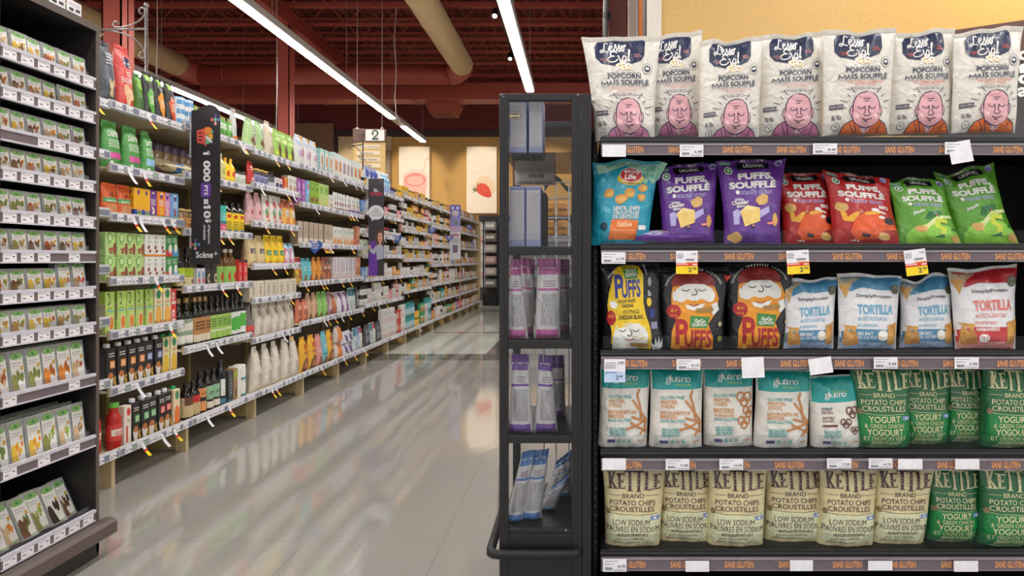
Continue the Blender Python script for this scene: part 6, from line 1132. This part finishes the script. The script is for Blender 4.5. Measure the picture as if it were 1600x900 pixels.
for z, k in ((1.84, 'can_bw'), (1.52, 'can_bw'), (1.207, 'f_bb')): place(k, XF-.08, 3.725, z+.0015, f"{PR[k]['desc']} peeking out past the spice rack, {('upper', 'middle', 'lower')[(1.84, 1.52, 1.207).index(z)]} one", 'items peeking out past the spice rack')
place('sauce', XF-.06, 3.73, .1915, 'red sauce bottle, green cap, half hidden by the spice rack', 'items peeking out past the spice rack')
bay(1, 3.78, .71, (2.128, 1.775, 1.50, 1.14, .84, .525, .19),
 [[('flour_d', 1), ('flour_r', 1), ('seed_g', 1), ('seed_1', 1), ('seed_2', 1), ('seed_3', 1)], [('rice_p', 2), ('rice_b', 1)], [('pasta_o', 2), ('mac_y', 2), ('mac_p', 1), ('mac_o', 1), ('mac_k', 1), ('mac_b', 1)],
  [('lentil_box', 4, 2), ('bean_box', 3, 2), ('coco_r', 1, 2), ('coco_b', 1, 2)], [('soup_g', 5), ('soup_c', 2), ('red_box', 1, 2)], [('bro_o', 4), ('bro_b', 2), ('bro_y', 2)], [('sauce', 1), ('cracker_w', 1), ('bro_g', 3), ('bro_r', 2), ('bro_t', 1), ('bro_y', 1)]], BAYS[1], tags=.4)
bay(2, 4.49, .94, (2.149, 1.823, 1.446, 1.065, .66, .19),
 [[('can_bw', 2), ('tray_g', 8), ('clear_o', 1), ('teal_w', 1)], [('spice_jar', 5), ('lemon', 2), ('yellow', 2), ('wg_jar', 2)], [('o_jar', 3), ('pic_box', 2), ('green_b', 1), ('teal_b', 2), ('yel_lab', 3)], [('ol_y', 2), ('pic_box', 2), ('ol_k', 2), ('cider', 3), ('red_c', 2)],
  [('oil_1', 2), ('oil_2', 3), ('oil_3', 4), ('oil_4', 2), ('oil_5', 2)], [('wn_1', 1), ('wn_2', 1), ('wn_3', 1), ('wn_4', 2), ('wn_5', 1), ('bx_d', 1), ('bx_k', 1), ('tub_o', 1, 2), ('tub_t', 2, 2), ('tub_g', 1, 2)]], BAYS[2], tags=.55)
for k, yy in enumerate((4.66, 4.9)): place('sugar', XF-.085, yy, 1.861, ('nearer', 'farther')[k]+' blue and white sugar bag lying in front of brown bottles', 'sugar bags lying on the second shelf', pi, -pi/2+.0)
bay(3, 5.43, .94, (2.13, 1.86, 1.55, 1.205, .93, .61, .19),
 [[('grn_w', 2), ('bei_p', 1), ('grn_p', 3)], [('red_p', 1), ('dk_pur', 3), ('dk_s', 2), ('wt_can', 2), ('rd_tin', 1), ('wt_bx', 2)], [('pk_p', 2), ('wr_p', 3), ('yr_p', 2)], [('fl_b', 2), ('ye_p', 3), ('pb_p', 2)], [('blk', 7)], [('gy_b', 1), ('oat', 5)], [('sack', 5)]], BAYS[3], tags=.45)
bay(4, 6.37, .94, (2.14, 1.78, 1.40, 1.03, .655, .19), [[('berry', 3), ('wbx_t', 3)], [('pur_bx', 2), ('blu_bx', 1), ('grn_bx', 2), ('lim_bx', 2), ('wt_bx', 1)], [('bei_bx', 7)], [('ryw', 1), ('tea_p', 2), ('or_p', 2), ('br_p', 2)], [('rp_p', 2), ('be_p', 2), ('gr_p', 2), ('pu_p', 1)], [('yb_p', 2), ('pk_n', 1), ('tl_n', 1), ('yb_p', 1), ('gr_n', 1), ('pu_n', 1)]], BAYS[4], tags=.45)
bay(5, 7.31, .94, (2.14, 1.775, 1.40, 1.03, .655, .19), [[('bar_w', 2), ('bar_v', 3), ('bar_w', 2)], [('br_f', 6), ('vi_p', 5)], [('wo_bx', 7), ('red_box', 1, 1), ('or_bx', 1)], [('wp_bx', 8), ('or_bx', 2)], [('rw_l', 1), ('pw_l', 2), ('te_l', 2), ('bk_l', 2)], [('ow_l', 1, 2), ('vw_l', 2, 2), ('te_l', 1), ('lb_l', 1), ('rd_l', 1), ('bk_l', 1)]], BAYS[5], tags=.45)
Z6 = (2.14, 1.83, 1.56, 1.30, 1.01, .69, .19); Z8 = (2.2, 1.9, 1.69, 1.46, 1.25, 1.01, .77, .19); Z10 = (2.2, 1.85, 1.5, 1.15, .8, .5, .19)
FAR = {6: (Z6, ['f_dark f_yel f_bag f_bag f_whb f_whb f_blu f_blu', 'f_bb f_wt f_whb f_bo f_bo f_bp f_bp', 'f_dark f_dark f_pk f_or f_or f_bw f_bw', 'f_kn f_kn f_kn', 'f_bb f_bw f_by f_bo f_bw f_bg f_by', 'f_dark f_dark f_slim f_slim f_bw f_bw f_wt f_wt', 'bk_l te_l rd_l bk_l f_slim f_slim f_slim']),
 7: (Z6, ['f_blu f_blu f_pur f_pur f_dark f_yel f_yel', 'f_bp f_red f_red f_dark f_dark f_dark', 'f_red f_red f_dark f_dark f_wt f_dark f_dark', 'f_bw f_bw f_dark f_dark f_or f_pk', 'f_slim f_slim f_wt f_wt f_bo f_bo f_or f_or', 'f_slim f_slim f_slim f_bp f_bw f_bw f_pk', 'f_slim f_slim f_slim f_slim f_bw f_br f_br'])}
POOLS = {'top': 'f_pur f_dark f_yel f_yel f_bw f_dark f_by f_bo', 'mid': 'f_red f_dark f_dark f_dark f_wt f_or f_or f_bw f_bw f_by f_yel f_pk f_dkb', 'low': 'f_bo f_bw f_by f_wt f_or f_yel f_bg f_teal f_dark f_bw f_slim', 'far': 'f_pw f_pb f_pr f_pu f_bw f_pb f_bo f_wt f_dkb f_pw f_pw'}
for i in range(6, 16):
    y0 = 4.49+.94*(i-2); zs = FAR[i][0] if i in FAR else (Z8 if i < 10 else Z10)
    if i in FAR:
        rows = []
        for s, r in enumerate(FAR[i][1]):
            q = r.split(); L_ = []; k = 0; hm = (zs[s-1]-zs[s] if s else .6)-.045
            while sum(PR[e[0]]['w']+.002 for e in L_) < .90: e = q[int(k*.75) % len(q)]; L_.append((e, 1, 2 if PR[e]['h']*2+.01 < hm and s else 1)); k += 1
            rows.append(L_[:-1])
    else:
        g = random.Random(i*17); rows = []
        for s in range(len(zs)):
            pool = POOLS['far' if i > 11 else ('top' if s == 0 else ('mid' if s < 5 else 'low'))].split(); r = []
            hmax = (zs[s-1]-zs[s] if s else .5)-.045; ok = [k for k in pool if PR[k]['h'] < hmax]
            while sum((PR[q[0]]['w']+.002)*q[1] for q in r) < .84:
                k = g.choice(ok); r.append((k, g.choice((1, 2, 2, 3)), 2 if s and PR[k]['h']*2+.01 < hmax else 1))
            rows.append(r)
    bay(i, y0, .94, zs, rows, BAYS[i], tags=.35)
b = MB(); b.rbox(-.5, .0, 0, .03, 0, 2.25, M('#c9b787', .5), .004); t = tag(b.obj('end_panel', None, (XF+.03, 17.66, 0)), 'almond end panel closing the long left shelf run', 'panel')
# ---------------------------------------------------------------- signs that stick out of the shelves
def flag(Y, x0, x1, yt, yb, label, name='shelf_sign'):
    t = thing(name, label, 'sign', ((XA(x0, Y)+XA(x1, Y))/2, Y, ZA(yb, Y)), 0, 'flag signs standing out from the left shelves')
    return t, XA(x1, Y)-XA(x0, Y), ZA(yt, Y)-ZA(yb, Y)
SB = M('#2b272c', .45)
t, W_, H_ = flag(4.56, 299, 344, 163, 413, 'tall black shelf sign offering 1000 points for ten dollars')
b = MB(); o_ = W_/2
b.prism([(-o_, 0), (o_, 0), (o_, H_*.93)]+[(o_*.25+o_*.75*cos(q), H_*.93+H_*.07*sin(q)) for q in lin_space(.1, pi*.55, 6)]+[(-.25*o_, H_*.985), (-.45*o_, H_*.978), (-.6*o_, H_*.965), (-o_, H_*.962)], 0, .004, SB); b.obj('board', t)
S = flat(W_, H_, 0)
def vtext(b, s, xc, hgt, y0, y1, m, bold=.03):
    """lettering that reads downward: turned a quarter clockwise; xc, hgt across the sign, y0 (start) to y1 along it"""
    V, fs = text_mesh(s, bold); b.add([S(xc+hgt*(v[1]-.5), y0+(y1-y0)*v[0], .0012) for v in V], fs, m)
def sy(y): return (413-y)/250.
b = MB(); SW = M('#e9e8ea', .5)
vtext(b, '1 000', .08, .50, sy(238), sy(284), SW, .04); draw(b, S, [('l', [(.31, sy(241)), (.14, sy(236))], .07, SW, .18), ('l', [(.33, sy(324)), (.18, sy(320.5))], .07, SW, .18)], .0012); vtext(b, '=', .02, .30, sy(311), sy(319), SW, .05); vtext(b, '10', .10, .50, sy(322), sy(341), SW, .04); vtext(b, '$', .16, .44, sy(342), sy(348), SW, .03); vtext(b, "d'épicerie", .22, .22, sy(351), sy(381), SW, .02); vtext(b, 'gratuite', -.10, .22, sy(351), sy(375), SW, .02)
draw(b, S, [('t', 'Scène', -.68, sy(403), .5, sy(393), SW, .02), ('r', .55, sy(396.5), .85, sy(395.7), SW), ('r', .68, sy(399), .73, sy(393), SW)], .001); b.obj('lettering', t)
b = MB(); draw(b, S, [('p', [(-.3, sy(286)), (.32, sy(286)), (.36, sy(290)), (.36, sy(305)), (.32, sy(308)), (-.3, sy(308)), (-.34, sy(305)), (-.34, sy(290))], M('#6a3fa0', .5))], .0008); bd = b.obj('points_badge', t)
b = MB(); vtext(b, 'PTS', .02, .26, sy(289.5), sy(305), SW, .03); b.obj('badge_lettering', bd)
b = MB(); RB2 = M('#dd5a4c', .5)
draw(b, S, [('p', [(-.62, sy(204)), (.0, sy(200)), (.02, sy(226)), (-.6, sy(223))], RB2), ('r', -.06, sy(228), .06, sy(198), RB2), ('e', .2, sy(205), .26, .026, M('#e88a3c', .5)), ('r', .2, sy(217), .5, sy(209.5), M('#e9b03c', .5)), ('p', [(.0, sy(217)), (.35, sy(222)), (.2, sy(225)), (.0, sy(225))], M('#5fb48a', .5)), ('e', .45, sy(206), .1, .008, M('#5fb48a', .5)), ('l', [(.0, sy(213)), (.45, sy(222))], .1, M('#d8d8dc', .5), .2)]
  +[('r', -.5, sy(y+1), -.22, sy(y-1), SB) for y in (208, 213.5, 219)], .001, .0002); b.obj('basket_emblem', t)
for k, (cx_, cy_) in enumerate(((.68, 187), (-.72, 382))):
    b = MB(); draw(b, S, [('e', cx_+dx*.24, sy(cy_+dy*6), .095, .0115, M(c, .5)) for dx, dy, c in ((0, -1, '#6a4a9a'), (-1, 0, '#dd6a6a'), (0, 0, '#7fc9a0'), (1, 0, '#5a7fc4'), (0, 1, '#e09aa8'))], .001); b.obj('dot_emblem', t)
b = MB(); b.box(-o_-.014, -o_, .002, .03, H_*.67, H_*.93, SILVER); b.box(-o_-.014, -o_, .002, .03, H_*.1, H_*.2, SILVER); b.obj('holder', t)
t, W_, H_ = flag(8.36, 575.5, 600, 279, 431, 'grey shelf sign with a girl under a white speech bubble')
S = flat(W_, H_, 0); gy = lambda y: (431-y)/152.; b = MB(); b.box(-W_/2, W_/2, 0, .004, 0, H_, M('#3f3b42', .5)); b.obj('board', t)
b = MB(); draw(b, S, [('p', [(-1, 0), (.25, 0), (.1, gy(392)), (-.1, gy(375)), (-.8, gy(378))], M('#6a3aa0', .5))], .001); b.obj('purple_panel', t)
b = MB(); draw(b, S, [('e', 0, gy(332), 1.0, .075, M('#e6e5e8', .5), 24), ('p', [(-.6, gy(338)), (-.2, gy(342)), (-.55, gy(346))], M('#e6e5e8', .5))]+[('t', s, -w2, gy(y+2.2), w2, gy(y), INK, .02) for s, y, w2 in (('As-tu', 325.5, .3), ('membre', 329, .5), ('Économise', 332.5, .72), ('à chaque fois', 336, .75))], .001); b.obj('speech_bubble', t)
b = MB(); draw(b, S, [('t', 'Avec', -.32, gy(297.5), .1, gy(294), WHITE, .03), ('t', 'CARTE', -.32, gy(300), .32, gy(297.8), WHITE, .03), ('t', 'MEMBRE', -.75, gy(306), .75, gy(300.5), M('#d8404a', .5), .05)], .001); b.obj('lettering', t)
b = MB(); HR = M('#5f3a2e', .5); SK = M('#d8a48c', .5); SH = M('#aeb2c8', .5)
draw(b, S, [('p', [(.05, gy(360)), (.55, gy(358)), (.9, gy(366)), (.95, gy(382)), (.8, gy(384)), (.2, gy(388)), (.0, gy(392)), (-.05, gy(372))], HR), ('p', [(-.05, gy(384)), (.55, gy(380)), (.95, gy(386)), (.95, gy(404)), (.1, gy(406))], SH), ('p', [(-.05, gy(384)), (.3, gy(388)), (-.3, gy(398)), (-.85, gy(392)), (-.8, gy(387)), (-.4, gy(390))], SH), ('e', -.82, gy(386), .16, .02, SK), ('p', [(.2, gy(406)), (.95, gy(404)), (.95, 0), (.2, 0)], M('#38343a', .5)),
  ('r', .38, gy(384), .62, gy(378), SK), ('e', .52, gy(370), .3, .065, SK, 20), ('e', .4, gy(369), .05, .008, INK, 8), ('e', .65, gy(369), .05, .008, INK, 8), ('l', [(.42, gy(375)), (.52, gy(376)), (.64, gy(374.5))], .04, M('#b8505a', .5), .15), ('p', [(.2, gy(364)), (.5, gy(359)), (.85, gy(366)), (.6, gy(363.5)), (.35, gy(364))], HR)], .0012, .0003); b.obj('girl_picture', t)
t, W_, H_ = flag(13.75, 703, 719.5, 320, 405, 'lilac and white shelf sign far down the left shelves')
S = flat(W_, H_, 0); b = MB(); b.box(-W_/2, W_/2, 0, .004, 0, H_, M('#d6d8de', .5)); b.obj('board', t)
b = MB(); draw(b, S, [('r', -1, .78, 1, 1, M('#5a5aa0', .5)), ('r', -1, .6, 1, .78, M('#8f86c4', .5)), ('r', -1, .5, 1, .6, M('#c4a8c8', .5)), ('e', -.45, .94, .14, .025, WHITE), ('e', .45, .94, .14, .025, WHITE), ('e', 0, .84, .7, .06, M('#b8a8b8', .5)), ('p', [(-.2, .7), (.3, .72), (.6, .6), (.2, .64)], M('#5f8f5a', .5)), ('r', -.7, .42, .7, .47, M('#c88a94', .5)), ('r', -.5, .12, .5, .26, M('#7a6a7a', .5))]+lines(-.7, .3, .7, .4, 3, GREYINK, 5), .001, .0005); b.obj('picture', t)
HB = M('#3f62b0', .5)
for k, (px_, py_, r_) in enumerate(((492, 385, 12), (620, 373, 8), (675, 360, 6), (702, 372, 6), (733, 355, 5))):
    Y = 2.56*F/(VX-px_); q = Y/F; R_ = r_*q
    t = thing('shelf_tag', ('largest blue heart-shaped shelf tag, under beige boxes', 'blue heart shelf tag just past the girl sign', 'small blue heart tag left of the lilac sign, upper', 'small blue heart tag touching the lilac sign', 'farthest blue heart tag, past the lilac sign')[k], 'shelf tag', (XA(px_, Y), Y, ZA(py_+r_, Y)), 0, 'blue heart shelf tags')
    hp = [(R_*(.062*16*sin(a)**3), R_+R_*.062*(13*cos(a)-5*cos(2*a)-2*cos(3*a)-cos(4*a))) for a in lin_space(0, 2*pi, 28)[:-1]]
    b = MB(); b.prism(hp, 0, .003, HB); b.obj('heart_card', t)
    b = MB(); draw(b, lambda a, v, e: (a*R_, -e, v*2*R_), [('t', s, -w2, .52+.17*(1-j), w2, .64+.17*(1-j), WHITE, .03) for j, (s, w2) in enumerate((('Ici on', .4), ('le local', .5), ('à cœur', .4)))], .001); b.obj('lettering', t)
    b = MB(); b.tube([(-R_*.3, .002, R_*1.2), (-R_*1.0, .01, R_*1.3), (-R_*1.2, .02, R_*1.3)], .003, SILVER, 6); b.obj('clip', t)
# dark produce rack where the aisle ends
Y = 18.4; t = thing('produce_rack', 'dark rack of packed trays at the far end of the aisle', 'rack', (XA(766, Y), Y, 0)); w2 = (XA(779, Y)-XA(756, Y))/2
b = MB()
for x in (-w2, w2-.03): b.rbox(x, x+.03, 0, .03, 0, 2.38, BLACK, .004)
b.rbox(-w2, w2, 0, .5, 0, .32, BLACK, .01); b.rbox(-w2, w2, 0, .03, 2.34, 2.38, BLACK, .004); b.obj('frame', t)
b = MB(); b.rbox(-w2, w2, .46, .5, .3, 2.36, M('#3a3632', .5), .004); b.obj('back_panel', t)
for k in range(6):
    b = MB(); b.rbox(-w2+.03, w2-.03, .02, .45, .5+k*.31, .52+k*.31, STEEL, .003); b.obj('shelf', t)
    o = thing('produce_tray', f'{("grey", "pale", "pink", "pale", "brown", "grey")[k]} packed tray, {ORD[k+1]} from the bottom of the far dark rack', 'tray', (XA(766, Y), Y+.2, .521+k*.31), 0, 'packed trays on the far rack')
    b = MB(); b.rbox(-w2+.05, w2-.06, -.15, .2, 0, .2, K(('8a8784', 'd0c8c0', 'd0a8a0', 'c8c0b4', '8a7868', 'a8a4a0')[k]), .02, 3); b.obj('pack', o)
    b = MB(); b.rbox(-w2+.07, w2-.1, -.156, -.148, .06, .13, K('e2dfda'), .002); b.obj('label', o)
Y = 20.8; t = thing('wall_cooler', 'bright white dairy cooler at the far end behind the dark rack', 'cooler', (XA(800, Y), Y, 0)); w2 = 1.0
b = MB(); b.rbox(-w2, 2.6, .3, .8, 0, 2.6, K('d8d8d6'), .02); b.rbox(-w2, 2.6, -.1, .3, 0, .4, K('3a3a3c'), .02); b.rbox(-w2, 2.6, -.1, .3, 2.4, 2.6, K('2f2d2f'), .02); b.obj('cabinet', t)
for k in range(5): b = MB(); b.rbox(-w2+.02, 2.58, -.02, .3, .7+k*.36, .72+k*.36, STEEL, .003); b.obj('shelf', t)
for k in range(5):
    for j in range(9):
        x = -w2+.1+j*.2; key = ('f_bp', 'f_bw', 'f_whb', 'f_br', 'f_wt')[(j*2+k) % 5]
        place(key, XA(800, Y)+x, Y+.06, .7215+k*.36, f"{PR[key]['desc']}, {ORD[j+1]} along, {ORD[k+1]} shelf up in the far cooler", 'goods in the far dairy cooler', 0)
